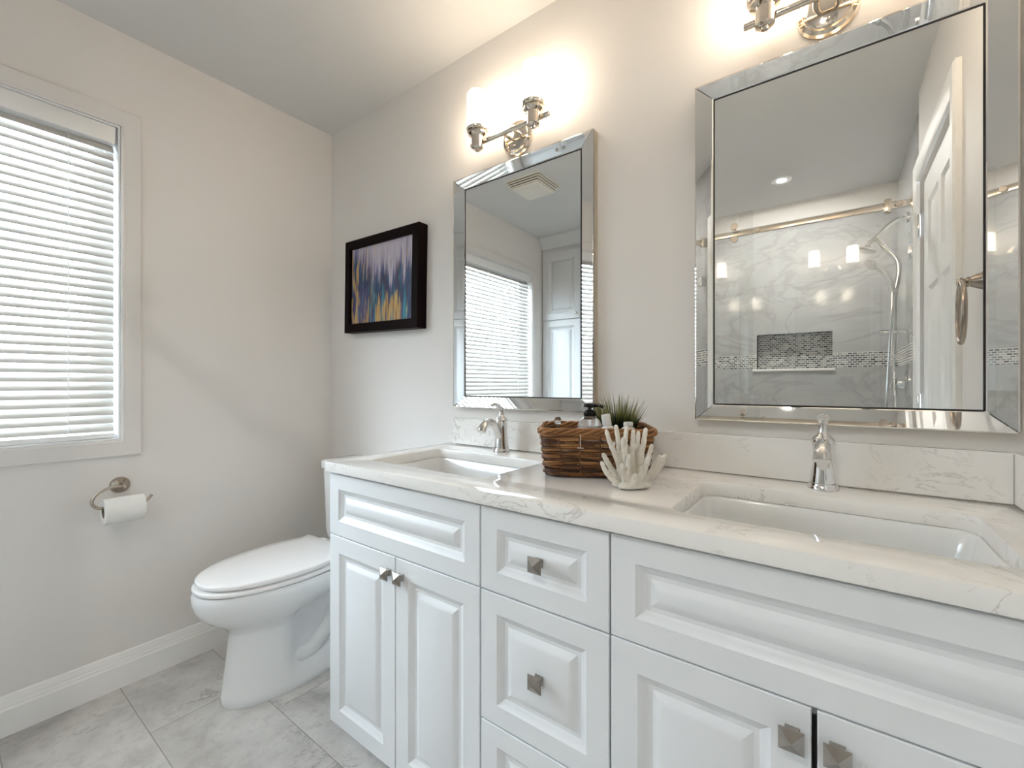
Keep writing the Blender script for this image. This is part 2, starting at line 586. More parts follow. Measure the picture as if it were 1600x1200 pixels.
def art_mat():
    t = NT('abstract_streak_painting')
    co = t.coord()           # canvas local: x across, z up, origin at its centre
    sep = t.n('ShaderNodeSeparateXYZ')
    t.l(co, sep.inputs[0])
    z01 = t.math('DIVIDE', t.math('ADD', sep.outputs[2], 0.175), 0.35)
    x01 = t.math('DIVIDE', t.math('ADD', sep.outputs[0], 0.215), 0.43)
    def streak(sx, sz, off, det=3):
        return t.noise(t.mapping(co, (sx, 1, sz), loc=(off, 0, off * 1.7)), 1.0, det, 0.6)
    s1 = streak(30, 2.2, 1.0)
    s2 = streak(85, 5, 3.0)
    s3 = streak(44, 4, 8.0)
    s4 = streak(24, 3, 13.0)
    # paint: indigo and petrol blue below, pale lilac above, darker on the left
    left = t.ramp(x01, [(0.05, 1.0), (0.42, 0.0)])
    hgt = t.math('ADD', z01, t.math('MULTIPLY', t.math('SUBTRACT', s1, 0.5), 1.7))
    hgt = t.math('ADD', hgt, t.math('MULTIPLY', t.math('SUBTRACT', s2, 0.5), 0.9))
    hgt = t.math('ADD', hgt, t.math('MULTIPLY', left, -0.30))
    base = t.ramp(hgt, [(0.05, (0.06, 0.06, 0.17)), (0.22, (0.010, 0.022, 0.075)), (0.42, (0.012, 0.07, 0.16)), (0.54, (0.07, 0.065, 0.16)), (0.64, (0.22, 0.21, 0.33)), (0.76, (0.40, 0.37, 0.47)), (1.0, (0.50, 0.46, 0.53))])
    teal = t.math('MULTIPLY', t.ramp(s4, [(0.53, 0.0), (0.58, 1.0)]), t.ramp(z01, [(0.0, 1.0), (0.35, 0.9), (0.75, 0.0)]))
    base = t.mix(teal, base, (0.018, 0.20, 0.27))
    dark = t.math('MULTIPLY', t.ramp(s3, [(0.52, 0.0), (0.60, 0.9)]), t.ramp(z01, [(0.1, 0.7), (0.55, 1.0), (0.85, 0.0)]))
    base = t.mix(dark, base, (0.035, 0.022, 0.06))
    # gold leaf: one broad ragged block right of the middle, thin columns elsewhere
    block = t.ramp(x01, [(0.46, 0.0), (0.56, 1.0), (0.80, 1.0), (0.86, 0.0)])
    top = t.math('MULTIPLY_ADD', t.math('SUBTRACT', streak(70, 0.6, 21.0, 4), 0.5), 1.1, 0.20)
    top = t.math('ADD', top, t.math('MULTIPLY', block, 0.10))
    g = t.ramp(t.math('SUBTRACT', top, z01), [(0.0, 0.0), (0.015, 1.0)])
    cols = t.math('MAXIMUM', t.math('MULTIPLY', block, t.ramp(streak(60, 4, 55.0), [(0.40, 0.0), (0.46, 1.0)])), t.ramp(streak(30, 1.0, 51.0), [(0.56, 0.0), (0.60, 1.0)]))
    goldl = t.math('MULTIPLY', t.ramp(streak(36, 5.5, 31.0), [(0.50, 0.0), (0.55, 0.95)]), t.math('MULTIPLY', left, t.ramp(z01, [(0.85, 1.0), (1.0, 0.4)])))
    gtop = t.math('MULTIPLY', t.ramp(streak(60, 7, 41.0), [(0.62, 0.0), (0.66, 0.75)]), t.ramp(z01, [(0.4, 0.0), (0.7, 1.0)]))
    gm = t.math('MAXIMUM', t.math('MAXIMUM', t.math('MULTIPLY', g, cols), goldl), gtop)
    gcol = t.ramp(s2, [(0.3, (0.26, 0.11, 0.02)), (0.45, (0.47, 0.29, 0.09)), (0.7, (0.60, 0.42, 0.17))])
    base = t.mix(gm, base, gcol)
    t.set(Base__Color=base, Roughness=0.4)
    return t.m
M_art = art_mat()

# ------------------------------------------------------------------ room shell
XR, YB, H = 2.45, -2.50, 2.44
WIN = (-1.94, -0.85, 0.918, 2.085)          # y0, y1, z0, z1 of the window opening
DOOR = (-1.385, -0.655, 0.0, 2.03)
# matrices for plates built in (a, b) planes
M_yz = Matrix(((0, 0, 1, 0), (1, 0, 0, 0), (0, 1, 0, 0), (0, 0, 0, 1)))     # (a,b,c)->(x=c,y=a,z=b)
M_xz = Matrix(((1, 0, 0, 0), (0, 0, 1, 0), (0, 1, 0, 0), (0, 0, 0, 1)))     # (a,b,c)->(x=a,y=c,z=b)
def rc(a0, a1, b0, b1): return [(a0, b0), (a1, b0), (a1, b1), (a0, b1)]

b = B(); box(b, -0.14, 2.62, -2.64, 0.1, -0.1, 0.0); struct('floor', b, M_floor, 0)
b = B(); box(b, -0.14, 2.62, -2.64, 0.1, H, H + 0.1); struct('ceiling', b, M_ceil, 0)
b = B(); box(b, 0.0, XR + 0.12, 0.0, 0.1, 0.0, H); struct('wall_back', b, M_wall, 0)
struct('wall_left', plate(rc(-2.62, 0.1, 0, H), [rc(*WIN)], -0.14, 0.0, M_yz), M_wall, 0)
struct('wall_right', plate([(-1.42, 0), (DOOR[0], 0), (DOOR[0], DOOR[3]), (DOOR[1], DOOR[3]), (DOOR[1], 0), (0, 0), (0, H), (-1.42, H)], [], XR, XR + 0.12, M_yz), M_wall, 0)
b = B(); box(b, 0.0, 0.86, -2.62, YB, 0, H); struct('wall_front', b, M_wall, 0)
b = B(); box(b, 0.86, 0.95, -2.62, -1.50, 0, H); struct('wall_shower_left', b, M_wall, 0)
# tiled shower walls
NI = (1.670, 2.131, 1.238, 1.495)
BZ0, BZ1 = 1.240, 1.342
sb = plate(rc(0.95, 2.47, 0, 2.315), [rc(*NI), rc(0.951, NI[0]-0.0005, BZ0, BZ1), rc(NI[1]+0.0005, 2.4695, BZ0, BZ1)], YB - 0.06, YB, M_xz)
wsb = struct('wall_shower_back', sb, M_slab, 0)
b = B(); box(b, 0.95, 2.62, -2.62, YB - 0.002, 2.315, H); obj('upper_wall', b, M_wall, wsb, smooth=0)
b = B()
box(b, 0.951, NI[0], YB - 0.05, YB + 0.0015, BZ0, BZ1)
box(b, NI[1], 2.4695, YB - 0.05, YB + 0.0015, BZ0, BZ1)
tag(obj('mosaic_band', b, M_mosaic, wsb, smooth=0), 'band of small gray brick mosaic')
b = B()
box(b, NI[0], NI[1], YB - 0.09, YB - 0.08, NI[2], NI[3])
box(b, NI[0]-0.01, NI[0], YB - 0.09, YB - 0.001, NI[2], NI[3])
box(b, NI[1], NI[1]+0.01, YB - 0.09, YB - 0.001, NI[2], NI[3])
box(b, NI[0]-0.01, NI[1]+0.01, YB - 0.09, YB - 0.001, NI[3], NI[3]+0.01)
tag(obj('mosaic_niche', b, M_mosaic, wsb, smooth=0), 'recessed shelf lined with gray brick mosaic')
b = B(); box(b, NI[0]-0.03, NI[1]+0.015, YB - 0.09, YB + 0.012, NI[2]-0.018, NI[2], 0.003); obj('niche_sill', b, M_trim, wsb)
wsr = struct('wall_shower_right', plate([(YB, 0), (-1.42, 0), (-1.42, H), (YB, H)], [rc(YB + 0.0005, -1.4205, BZ0, BZ1)], 2.47, 2.57, M_yz), M_slab, 0)
b = B(); box(b, 2.4685, 2.55, YB, -1.4205, BZ0, BZ1); obj('mosaic_band', b, M_mosaic, wsr, smooth=0)
b = B()
box(b, 0.95, 2.47, YB, -1.49, 0.0, 0.06)
box(b, 0.95, 2.47, -1.57, -1.49, 0.06, 0.12, 0.006)
struct('trim_1', b, M_porc)

# baseboards
def baseboard(bm, p0, p1, nrm):
    p0, p1, nrm = Vector(p0), Vector(p1), Vector(nrm)
    prof = [(0.0, 0.0), (0.0165, 0.0), (0.0165, 0.082), (0.0125, 0.088), (0.0125, 0.094), (0.0095, 0.100), (0.0095, 0.110), (0.006, 0.118), (0.006, 0.122), (0.003, 0.126), (0.0, 0.126)]
    loops = [[p + nrm * d + Vector((0, 0, z)) for d, z in prof] for p in (p0, p1)]
    loft(bm, loops)
b = B(); baseboard(b, (0, -2.088, 0), (0, 0, 0), (1, 0, 0)); struct('baseboard_left', b, M_trim, 25)
b = B(); baseboard(b, (0.017, 0, 0), (0.884, 0, 0), (0, -1, 0)); struct('baseboard_back', b, M_trim, 25)

# window
win = thing('window_1', (0, -1.395, 0.918), 'white cased window behind a closed blind in the left wall', 'window', kind='structure')
mp_left = lambda u, v, d: Vector((d, u, v))
b = B()
rect_frame(b, WIN[0], WIN[1], WIN[2], WIN[3], [(0, 0), (0, 0.011), (0.007, 0.014), (0.012, 0.0125), (0.044, 0.0175), (0.055, 0.0175), (0.059, 0.014), (0.0595, 0)], mp_left)
obj('casing', b, M_casing, win, True, 25)
b = B()
rect_frame(b, WIN[0] + 0.006, WIN[1] - 0.006, WIN[2] + 0.006, WIN[3] - 0.006, [(0, -0.135), (0, 0.004), (0.005, 0.004), (0.005, -0.135)], mp_left)
obj('jamb', b, M_vinyl, win, True, 0)
b = B()
rect_frame(b, WIN[0] + 0.062, WIN[1] - 0.062, WIN[2] + 0.062, WIN[3] - 0.062, [(0, -0.125), (0, -0.095), (0.006, -0.088), (0.03, -0.088), (0.036, -0.078), (0.056, -0.078), (0.056, -0.13)], mp_left)
obj('sash_frame', b, M_vinyl, win, True, 25)
b = B(); box(b, -0.112, -0.108, WIN[0] + 0.058, WIN[1] - 0.058, WIN[2] + 0.058, WIN[3] - 0.058)
obj('pane', b, M_pane, win, True, 0)

# entry door in the right wall (seen in the mirror)
d1 = thing('door_1', (XR, -1.02, 0), 'white six panel door in the right wall seen in the mirror', 'door', kind='structure')
b = B()
W_, H_ = DOOR[1] - DOOR[0] - 0.02, DOOR[3] - 0.018
mp_right = lambda u, v, d: Vector((XR + 0.012 - d, DOOR[0] + 0.01 + u, 0.006 + v))
cols = [(0.105, 0.325), (W_ - 0.325, W_ - 0.105)]
rows = [(0.23, 0.80), (0.93, 1.53), (1.64, 1.90)]
panel_face(b, W_, H_, [(a, c, e, f) for a, c in cols for e, f in rows], [(0.006, -0.004), (0.014, -0.009), (0.022, -0.009), (0.045, -0.003)], 0.035, mp_right)
obj('door_leaf', b, M_door, d1, True, 25)
b = B()
prof = [(0.0, 0.0), (0.0, 0.012), (0.01, 0.017), (0.05, 0.020), (0.066, 0.020), (0.074, 0.014), (0.074, 0.0)]
def casing_run(bm, pts_fn):
    loft(bm, [[pts_fn(k, o, d) for o, d in prof] for k in range(2)])
z1 = DOOR[3]
casing_run(b, lambda k, o, d: Vector((XR - d, DOOR[1] + o, 0.0 if k == 0 else z1 + o)))
casing_run(b, lambda k, o, d: Vector((XR - d, DOOR[0] - min(o, 0.034), 0.0 if k == 0 else z1 + o)))
casing_run(b, lambda k, o, d: Vector((XR - d, DOOR[1] + o if k == 0 else DOOR[0] - min(o, 0.034), z1 + o)))
obj('casing', b, M_door, d1, True, 25)
for zz in (0.25, 1.03, 1.83):
    b = B()
    lathe(b, [(0.003, -0.052), (0.006, -0.047), (0.006, 0.047), (0.003, 0.052)], Matrix.Translation((XR - 0.004, DOOR[0] + 0.004, zz)), 10)
    obj('hinge', b, M_chrome, d1, True)
b = B()
lathe(b, [(0.028, 0), (0.028, 0.006), (0.011, 0.010), (0.010, 0.03), (0.024, 0.036), (0.027, 0.05), (0.018, 0.062), (0.0, 0.064)], axis_matrix((XR + 0.012, DOOR[1] - 0.07, 0.96), (-1, 0, 0)))
obj('door_knob', b, M_satin, d1, True)

# ------------------------------------------------------------------ window blind
blind = thing('window_blind', (-0.03, -1.395, 0.925), 'white horizontal slat blind lowered inside the left wall window', 'blind')
BY0, BY1 = WIN[0] + 0.012, WIN[1] - 0.012
XS = -0.032
b = B(); box(b, -0.058, -0.002, BY0, BY1, 2.016, 2.0785, 0.004); obj('head_rail', b, M_white_plastic, blind, True)
b = B()
TH, SW, PITCH = math.radians(53), 0.0375, 0.0305
nsl = 0
zz = 0.966
while zz < 2.006:
    loops = []
    for y in (BY0 + 0.002, BY1 - 0.002):
        lp = []
        for side in (1, -1):
            for k in range(5):
                s = (k / 4 - 0.5) * side
                crown = 0.0022 * (1 - (2*s)**2) + (0.0006 * side)
                # local: s outwards (-x, +z), crown along the normal (+x, +z)
                lp.append(Vector((XS - s*SW*math.cos(TH) + crown*math.sin(TH), y, zz + s*SW*math.sin(TH) + crown*math.cos(TH))))
        loops.append(lp)
    loft(b, loops)
    nsl += 1
    zz += PITCH
obj('slats', b, M_blind, blind, True, 50)
b = B(); box(b, XS - 0.016, XS + 0.018, BY0, BY1, 0.926, 0.944, 0.003); obj('bottom_rail', b, M_white_plastic, blind, True)
LC = [-0.985, -1.36, -1.75]
for y in LC:
    b = B()
    tube(b, [(XS + 0.0205, y, 0.945), (XS + 0.0205, y, 2.016)], 0.0011, 6)
    tube(b, [(XS - 0.0195, y, 0.945), (XS - 0.0195, y, 2.016)], 0.0011, 6)
    obj('ladder_cord', b, M_white_plastic, blind, True)
b = B(); tube(b, [(XS + 0.026, -1.885, 1.33), (XS + 0.024, -1.885, 2.02)], 0.004, 8); obj('tilt_wand', b, M_string, blind, True)

# ------------------------------------------------------------------ vanity
YF = -0.54                     # front plane of the doors
PROF = [(0.0, -0.0005), (0.004, -0.004), (0.010, -0.0065), (0.016, -0.0105), (0.024, -0.0105), (0.034, -0.0045), (0.042, -0.002)]
def front_board(name, parent, x0, x1, z0, z1, insx, insz, mat=None, prof=PROF, yf=YF, t=0.019, face=-1):
    bm = B()
    w, h = x1 - x0, z1 - z0
    panel_face(bm, w, h, [(insx, w - insx, insz, h - insz)], prof, t, lambda u, v, d: Vector((x0 + u, yf + face * d, z0 + v)))
    return obj(name, bm, mat or M_cab, parent, True, 22)

def carcass(parent, x0, x1, name='carcass'):
    bm = B()
    yb, yf = -0.004, YF + 0.0205
    for a in (x0, x1 - 0.016):
        loft(bm, [[Vector((xx, *p)) for p in ((yf, 0.087), (-0.47, 0.087), (-0.47, 0.0), (yb, 0.0), (yb, 0.857), (yf, 0.857))] for xx in (a, a + 0.016)])
    box(bm, x0 + 0.016, x1 - 0.016, yf, yb, 0.087, 0.103)
    box(bm, x0 + 0.016, x1 - 0.016, yb - 0.01, yb, 0.103, 0.857)
    box(bm, x0 + 0.016, x1 - 0.016, yf, yf + 0.016, 0.82, 0.857)
    box(bm, x0 + 0.016, x1 - 0.016, yf, yf + 0.016, 0.645, 0.680)
    box(bm, x0 + 0.016, x1 - 0.016, -0.47, -0.455, 0.0, 0.087)
    return obj(name, bm, M_cab, parent, True, 0)

knob_mesh = None
def knob(parent, x, z):
    """square pyramid knob, child of a door or drawer"""
    bm = B()
    s, n = 0.016, 0.007
    sq = lambda h, d: [Vector((-h, d, -h)), Vector((h, d, -h)), Vector((h, d, h)), Vector((-h, d, h))]
    loft(bm, [sq(0.0095, 0.0), sq(0.008, -0.004), sq(n, -0.016), sq(s - 0.001, -0.0165), sq(s, -0.0175), sq(s, -0.0195), sq(0.0006, -0.0275)])
    o = obj('knob', bm, M_knob, parent, smooth=12)
    o.location = Vector((x, YF - 0.002 + 0.002, z)) - parent.parent.location
    return o

def sink_cabinet(x0, x1, split, label, g2=0.0015):
    root = thing('sink_cabinet', ((x0 + x1) / 2, -0.27, 0), label, 'cabinet', 'white bathroom vanity cabinets')
    carcass(root, x0, x1)
    g = 0.0015
    front_board('false_front', root, x0 + g, x1 - g, 0.664 + g, 0.8505, 0.046, 0.044)
    dl = front_board('door', root, x0 + g, split - g2, 0.087, 0.664 - g, 0.050, 0.050)
    dr = front_board('door', root, split + g2, x1 - g, 0.087, 0.664 - g, 0.050, 0.050)
    knob(dl, split - 0.0265, 0.618)
    knob(dr, split + 0.0265, 0.618)
    return root

sink_cabinet(0.885, 1.4975, 1.200, 'white two door sink cabinet beside the toilet, under the basin nearer the window')
sink_cabinet(1.8125, 2.432, 2.122, 'white two door sink cabinet nearest the camera, under the right basin', 0.0035)
dc = thing('drawer_cabinet', (1.655, -0.27, 0), 'narrow white cabinet of three stacked drawers between the two sink cabinets', 'cabinet', 'white bathroom vanity cabinets')
carcass(dc, 1.4985, 1.8115)
for z0, z1, kz in ((0.664, 0.8505, 0.759), (0.372, 0.662, 0.519), (0.087, 0.370, 0.229)):
    dw = front_board('drawer', dc, 1.500, 1.810, z0 + 0.0015, z1, 0.046, 0.044)
    knob(dw, 1.657, kz)
# filler strip at the wall
b = B(); box(b, 2.434, 2.4495, -0.532, -0.45, 0.0, 0.856)
tag(obj('filler_strip', b, M_cab), 'narrow white filler strip between vanity and right wall', 'trim strip')

SINK_L = (0.972, 1.432, -0.455, -0.158)
SINK_R = (1.892, 2.352, -0.455, -0.158)
ct = thing('countertop', (1.66, -0.28, 0.858), 'long pale veined quartz countertop over the white vanity cabinets', 'countertop')
b = plate(rc(0.882, 2.449, -0.553, -0.001), [rrect(*SINK_L, 0.020), rrect(*SINK_R, 0.034)], 0.858, 0.888, bev=0.0015)
obj('slab', b, M_quartz, ct, True, 40)
b = B(); box(b, 0.902, 2.4285, -0.020, -0.001, 0.8885, 0.990, 0.0012, 1); obj('backsplash', b, M_quartz, ct, True)
b = B(); box(b, 2.429, 2.449, -0.550, -0.001, 0.8885, 0.990, 0.0012, 1); obj('side_splash', b, M_quartz, ct, True)

def sink(box_, label, rk):
    x0, x1, y0, y1 = box_
    cx, cy = (x0+x1)/2, (y0+y1)/2
    root = thing('sink', (cx, cy, 0.70), label, 'sink', 'white undermount basins')
    b = B()
    lv = [(0.028, 0.8575, 0.06), (-0.002, 0.8575, 0.046), (-0.006, 0.852, 0.046), (-0.010, 0.82, 0.05), (-0.022, 0.745, 0.055), (-0.040, 0.722, 0.05), (-0.075, 0.714, 0.04), (-0.125, 0.711, 0.012)]
    inner = [[Vector((p[0], p[1], z)) for p in rrect(x0 - o, x1 + o, y0 - o, y1 + o, r * rk if o > -0.07 else r, 6)] for o, z, r in lv]
    lo = [(-0.125, 0.699, 0.012), (-0.03, 0.708, 0.05), (-0.008, 0.735, 0.055), (0.004, 0.82, 0.05), (0.008, 0.846, 0.046), (0.028, 0.848, 0.06)]
    outer = [[Vector((p[0], p[1], z)) for p in rrect(x0 - o, x1 + o, y0 - o, y1 + o, r, 6)] for o, z, r in lo]
    loops = inner + outer
    rings = loft(b, loops + [loops[0]], True, False, False)
    bmesh.ops.remove_doubles(b, verts=b.verts[:], dist=1e-6)
    # close the basin floor, top and underside
    b.verts.ensure_lookup_table()
    eds = [e for e in b.edges if len(e.link_faces) == 1]
    if eds: bmesh.ops.holes_fill(b, edges=eds)
    n = len(inner[0])
    rim_in = [v for v in b.verts if abs(v.co.z - 0.711) < 1e-5]
    obj('basin', b, M_porc, root, True, 50)
    b = B()
    lathe(b, [(0.0, 0.7112), (0.014, 0.7115), (0.016, 0.7145), (0.021, 0.7155), (0.0235, 0.7135), (0.0235, 0.7105)], Matrix.Translation((cx, cy, 0.002)), 20)
    obj('drain', b, M_chrome, root, True)
    return root
sink(SINK_L, 'white undermount basin at the left, nearer the toilet and window', 0.5)
sink(SINK_R, 'white undermount basin at the right, under the mirror that shows the shower', 0.78)

# ------------------------------------------------------------------ faucets (spout towards -y)
def faucet(loc, label):
    root = thing('faucet', loc, label, 'faucet', 'single lever basin faucets')
    b = B()
    lathe(b, [(0.0295, 0.0), (0.0300, 0.004), (0.0285, 0.008), (0.0262, 0.012), (0.0262, 0.016)], seg=28)
    obj('base_ring', b, M_chrome, root)
    b = B()
    lathe(b, [(0.0255, 0.0162), (0.0252, 0.020), (0.0225, 0.040), (0.0200, 0.062), (0.0190, 0.080), (0.0200, 0.095), (0.0222, 0.106), (0.0228, 0.111), (0.0215, 0.115), (0.016, 0.121), (0.0105, 0.126), (0.0098, 0.129)], seg=28)
    obj('body', b, M_chrome, root)
    b = B()
    pts = catmull([(0, -0.006, 0.046), (0, -0.020, 0.066), (0, -0.036, 0.092), (0, -0.058, 0.1075), (0, -0.082, 0.106), (0, -0.101, 0.093), (0, -0.1095, 0.079)], 6)
    n = len(pts)
    rr = [0.0125 + 0.0035 * (i / (n - 1)) ** 2 for i in range(n)]
    fl = [(1.0 + 0.05 * i / n, 1.0 - 0.22 * i / n) for i in range(n)]
    tube(b, pts, rr, 16, flat=fl, up=(0, 0, 1))
    obj('spout', b, M_chrome, root)
    b = B()
    lathe(b, [(0.0098, 0.1295), (0.0088, 0.134), (0.0080, 0.146), (0.0092, 0.150), (0.0092, 0.153), (0.004, 0.157), (0.0, 0.158)], seg=18)
    pts = catmull([(0, 0.002, 0.148), (0, -0.012, 0.153), (0, -0.024, 0.163), (0, -0.040, 0.168), (0, -0.056, 0.164)], 6)
    n = len(pts)
    tube(b, pts, [0.0062 + 0.0035 * math.sin(PI * 0.8 * i / (n-1)) for i in range(n)], 12, flat=[(1.15, 0.95 - 0.5 * i / n) for i in range(n)], up=(0, 0, 1))
    obj('lever', b, M_chrome, root)
    return root
f1 = faucet((1.202, -0.080, 0.8882), 'chrome arched faucet seen from the side at the left basin')
f2 = copy_tree(f1)
f2.location = (2.124, -0.084, 0.8882)
f2['label'] = 'chrome faucet seen head on at the right basin, under the right mirror'

# ------------------------------------------------------------------ bevelled mirrors
def mirror(x0, x1, z0, z1, label, w):
    cx = (x0 + x1) / 2
    root = thing('wall_mirror', (cx, 0, z0), label, 'mirror', 'mirror framed wall mirrors')
    yo, yi, ym, wz = -0.0324, -0.0185, -0.016, 0.042
    b = B()
    rect_frame(b, x0 + 0.01, x1 - 0.01, z0 + 0.01, z1 - 0.01, [(0, 0.0), (0, 0.0145), (0.01, 0.0305), (0.01, 0.0)], lambda u, v, d: Vector((u, -0.0005 - d, v)))
    obj('backing_frame', b, M_champ, root, True, 0)
    b = B(); box(b, x0 + w - 0.006, x1 - w + 0.006, ym, -0.001, z0 + wz - 0.006, z1 - wz + 0.006); obj('mirror_glass', b, M_mirror, root, True, 0)
    b = B()
    rect_frame(b, x0 + w, x1 - w, z0 + wz, z1 - wz, [(-0.0028, 0.0162), (-0.0022, 0.0180), (0.0, 0.0180), (0.0, 0.0162)], lambda u, v, d: Vector((u, -d, v)))
    obj('inner_bead', b, M_rubber, root, True, 0)
    g = 0.0012
    O = [(x0, z0), (x1, z0), (x1, z1), (x0, z1)]
    I = [(x0+w, z0+wz), (x1-w, z0+wz), (x1-w, z1-wz), (x0+w, z1-wz)]
    for k in range(4):
        j = (k + 1) % 4
        e = Vector((O[j][0]-O[k][0], O[j][1]-O[k][1])).normalized() * g
        quad = [(O[k][0]+e.x, O[k][1]+e.y, yo), (O[j][0]-e.x, O[j][1]-e.y, yo), (I[j][0]-e.x, I[j][1]-e.y, yi), (I[k][0]+e.x, I[k][1]+e.y, yi)]
        # narrow polished bevel along both long edges of each strip
        def lerp(p, q, t): return Vector(p).lerp(Vector(q), t)
        a, c, d_, f_ = [Vector((p[0], p[2], p[1])) for p in quad]
        n = Vector((0, 1, 0))
        bm = B()
        t0, t1 = 0.07, 0.93
        rows_ = [(a + n*0.0022, c + n*0.0022), (lerp(a, f_, t0), lerp(c, d_, t0)), (lerp(a, f_, t1), lerp(c, d_, t1)), (f_ + n*0.0018, d_ + n*0.0018), (f_ + n*0.004, d_ + n*0.004), (a + n*0.006, c + n*0.006)]
        loops = [[r[0] for r in rows_], [r[1] for r in rows_]]
        loft(bm, loops)
        obj('bevel_strip', bm, M_strip, root, True, 0)
    return root
mirror(0.921, 1.532, 1.036, 1.934, 'rectangular mirror with mirrored border over the left basin, reflecting the blind', 0.050)
mirror(1.836, 2.4345, 1.029, 1.938, 'rectangular mirror with mirrored border over the right basin, reflecting the shower', 0.045)

# ------------------------------------------------------------------ sconces
def sconce(loc, label):
    root = thing('wall_sconce', loc, label, 'wall light', 'two light vanity sconces')
    ax = axis_matrix((0, 0, 0), (0, -1, 0))
    b = B()
    lathe(b, [(0.063, 0.0005), (0.064, 0.008), (0.060, 0.014), (0.052, 0.017), (0.050, 0.021), (0.044, 0.024), (0.0, 0.025)], ax, 36)
    for zz in (0.035, -0.035):
        lathe(b, [(0.0045, 0.024), (0.0045, 0.03), (0.002, 0.033), (0.0, 0.033)], axis_matrix((0, 0, zz), (0, -1, 0)), 10)
    obj('backplate', b, M_nickel, root)
    for xx in (-0.022, 0.022):
        b = B()
        lathe(b, [(0.007, 0.0245), (0.007, 0.0575)], axis_matrix((xx, 0, 0), (0, -1, 0)), 12)
        obj('post', b, M_nickel, root)
    b = B()
    lathe(b, [(0.005, -0.172), (0.0085, -0.170), (0.0085, 0.170), (0.005, 0.172)], axis_matrix((0, -0.065, 0), (1, 0, 0)), 16)
    obj('bar', b, M_nickel, root)
    for sx in (-0.122, 0.122):
        T = Matrix.Translation((sx, -0.088, 0))
        b = B()
        lathe(b, [(0.004, -0.044), (0.0075, -0.043), (0.0085, -0.036), (0.018, -0.034), (0.0215, -0.031), (0.0215, 0.010), (0.026, 0.013), (0.033, 0.016), (0.0335, 0.022), (0.030, 0.024), (0.038, 0.027), (0.040, 0.031), (0.040, 0.038), (0.036, 0.041), (0.0, 0.041)], T, 28)
        h = obj('lamp_holder', b, M_nickel, root)
        b = B()
        lathe(b, [(0.030, 0.0412), (0.036, 0.044), (0.038, 0.052), (0.038, 0.150), (0.036, 0.162), (0.030, 0.170), (0.018, 0.174), (0.0, 0.175)], T, 32)
        obj('shade', b, M_shade, root)
    return root
s1 = sconce((1.220, 0, 2.016), 'nickel two light sconce with opal shades over the left mirror')
s2 = copy_tree(s1)
s2.location = (2.132, 0, 2.020)
s2['label'] = 'nickel two light sconce cut off by the top of the photo, over the right mirror'

# ------------------------------------------------------------------ framed art
art = thing('framed_painting', (0.471, 0, 1.370), 'square abstract painting of gold, teal and lilac streaks in a deep black frame', 'picture')
rot = Matrix.Translation((0, 0, 0.222)) @ Matrix.Rotation(math.radians(1.3), 4, 'Y') @ Matrix.Translation((0, 0, -0.222))
AW, AH, FW = 0.266, 0.222, 0.042
mp_art = lambda u, v, d: rot @ Vector((u, -d, v + 0.222))
b = B(); rect_frame(b, -AW + FW, AW - FW, -AH + FW, AH - FW, [(0, 0.002), (0, 0.050), (0.004, 0.053), (FW - 0.003, 0.053), (FW, 0.050), (FW, 0.002)], mp_art)
obj('frame', b, M_frame, art, False, 30)
b = B(); box(b, -AW + FW - 0.001, AW - FW + 0.001, -0.040, -0.004, -AH + FW - 0.001, AH - FW + 0.001)
c = obj('canvas', b, M_art, art, smooth=0)
c.location = (0, 0, 0.222); c.rotation_euler = (0, math.radians(1.3), 0)

# ------------------------------------------------------------------ toilet
CXT = 0.425
toilet = thing('toilet', (CXT, -0.40, 0), 'white two piece toilet between the vanity and the left wall', 'toilet')
def sstep(a, b_, x):
    t = min(max((x - a) / (b_ - a), 0), 1)
    return t * t * (3 - 2 * t)
def egg(hx, yf, yb, n=56, sq=2.6):
    """closed outline: elliptical nose towards -y, squarer back"""
    ym = yf + (yb - yf) * 0.48
    out = []
    for i in range(n):
        a = 2 * PI * i / n
        c_, s_ = math.cos(a), math.sin(a)
        if s_ < 0:
            out.append((hx * math.copysign(abs(c_) ** (2/2.15), c_), ym + (ym - yf) * -abs(s_) ** (2/2.15)))
        else:
            out.append((hx * math.copysign(abs(c_) ** (2/sq), c_), ym + (yb - ym) * abs(s_) ** (2/sq)))
    return out
lv = [(0.0, .118, -.668, -.12, 3.2), (0.006, .121, -.671, -.118, 3.2), (0.03, .120, -.669, -.12, 3.2), (0.055, .117, -.665, -.12, 3.2), (0.10, .114, -.660, -.12, 3.2), (0.16, .111, -.652, -.12, 3), (0.21, .110, -.646, -.12, 3), (0.24, .111, -.646, -.12, 3),
      (0.262, .117, -.655, -.12, 2.8), (0.284, .133, -.681, -.11, 2.6), (0.308, .153, -.713, -.09, 2.6), (0.335, .170, -.738, -.07, 2.6), (0.362, .180, -.751, -.05, 2.6), (0.388, .184, -.756, -.04, 2.6), (0.406, .183, -.755, -.04, 2.6), (0.415, .178, -.750, -.045, 2.6)]
loops = []
for z, hx, yf, yb, sq in lv:
    lp = []
    for x, y in egg(hx, yf, yb, 72, sq):
        # trapway recess behind the front column, above the foot flange
        k = sstep(-0.50, -0.42, y) * sstep(0.035, 0.075, z) * (1 - sstep(0.25, 0.335, z - 0.10 * sstep(-0.45, -0.1, y)))
        lp.append(Vector((CXT + x * (1 - 0.42 * k), y, z)))
    loops.append(lp)
b = B(); loft(b, loops)
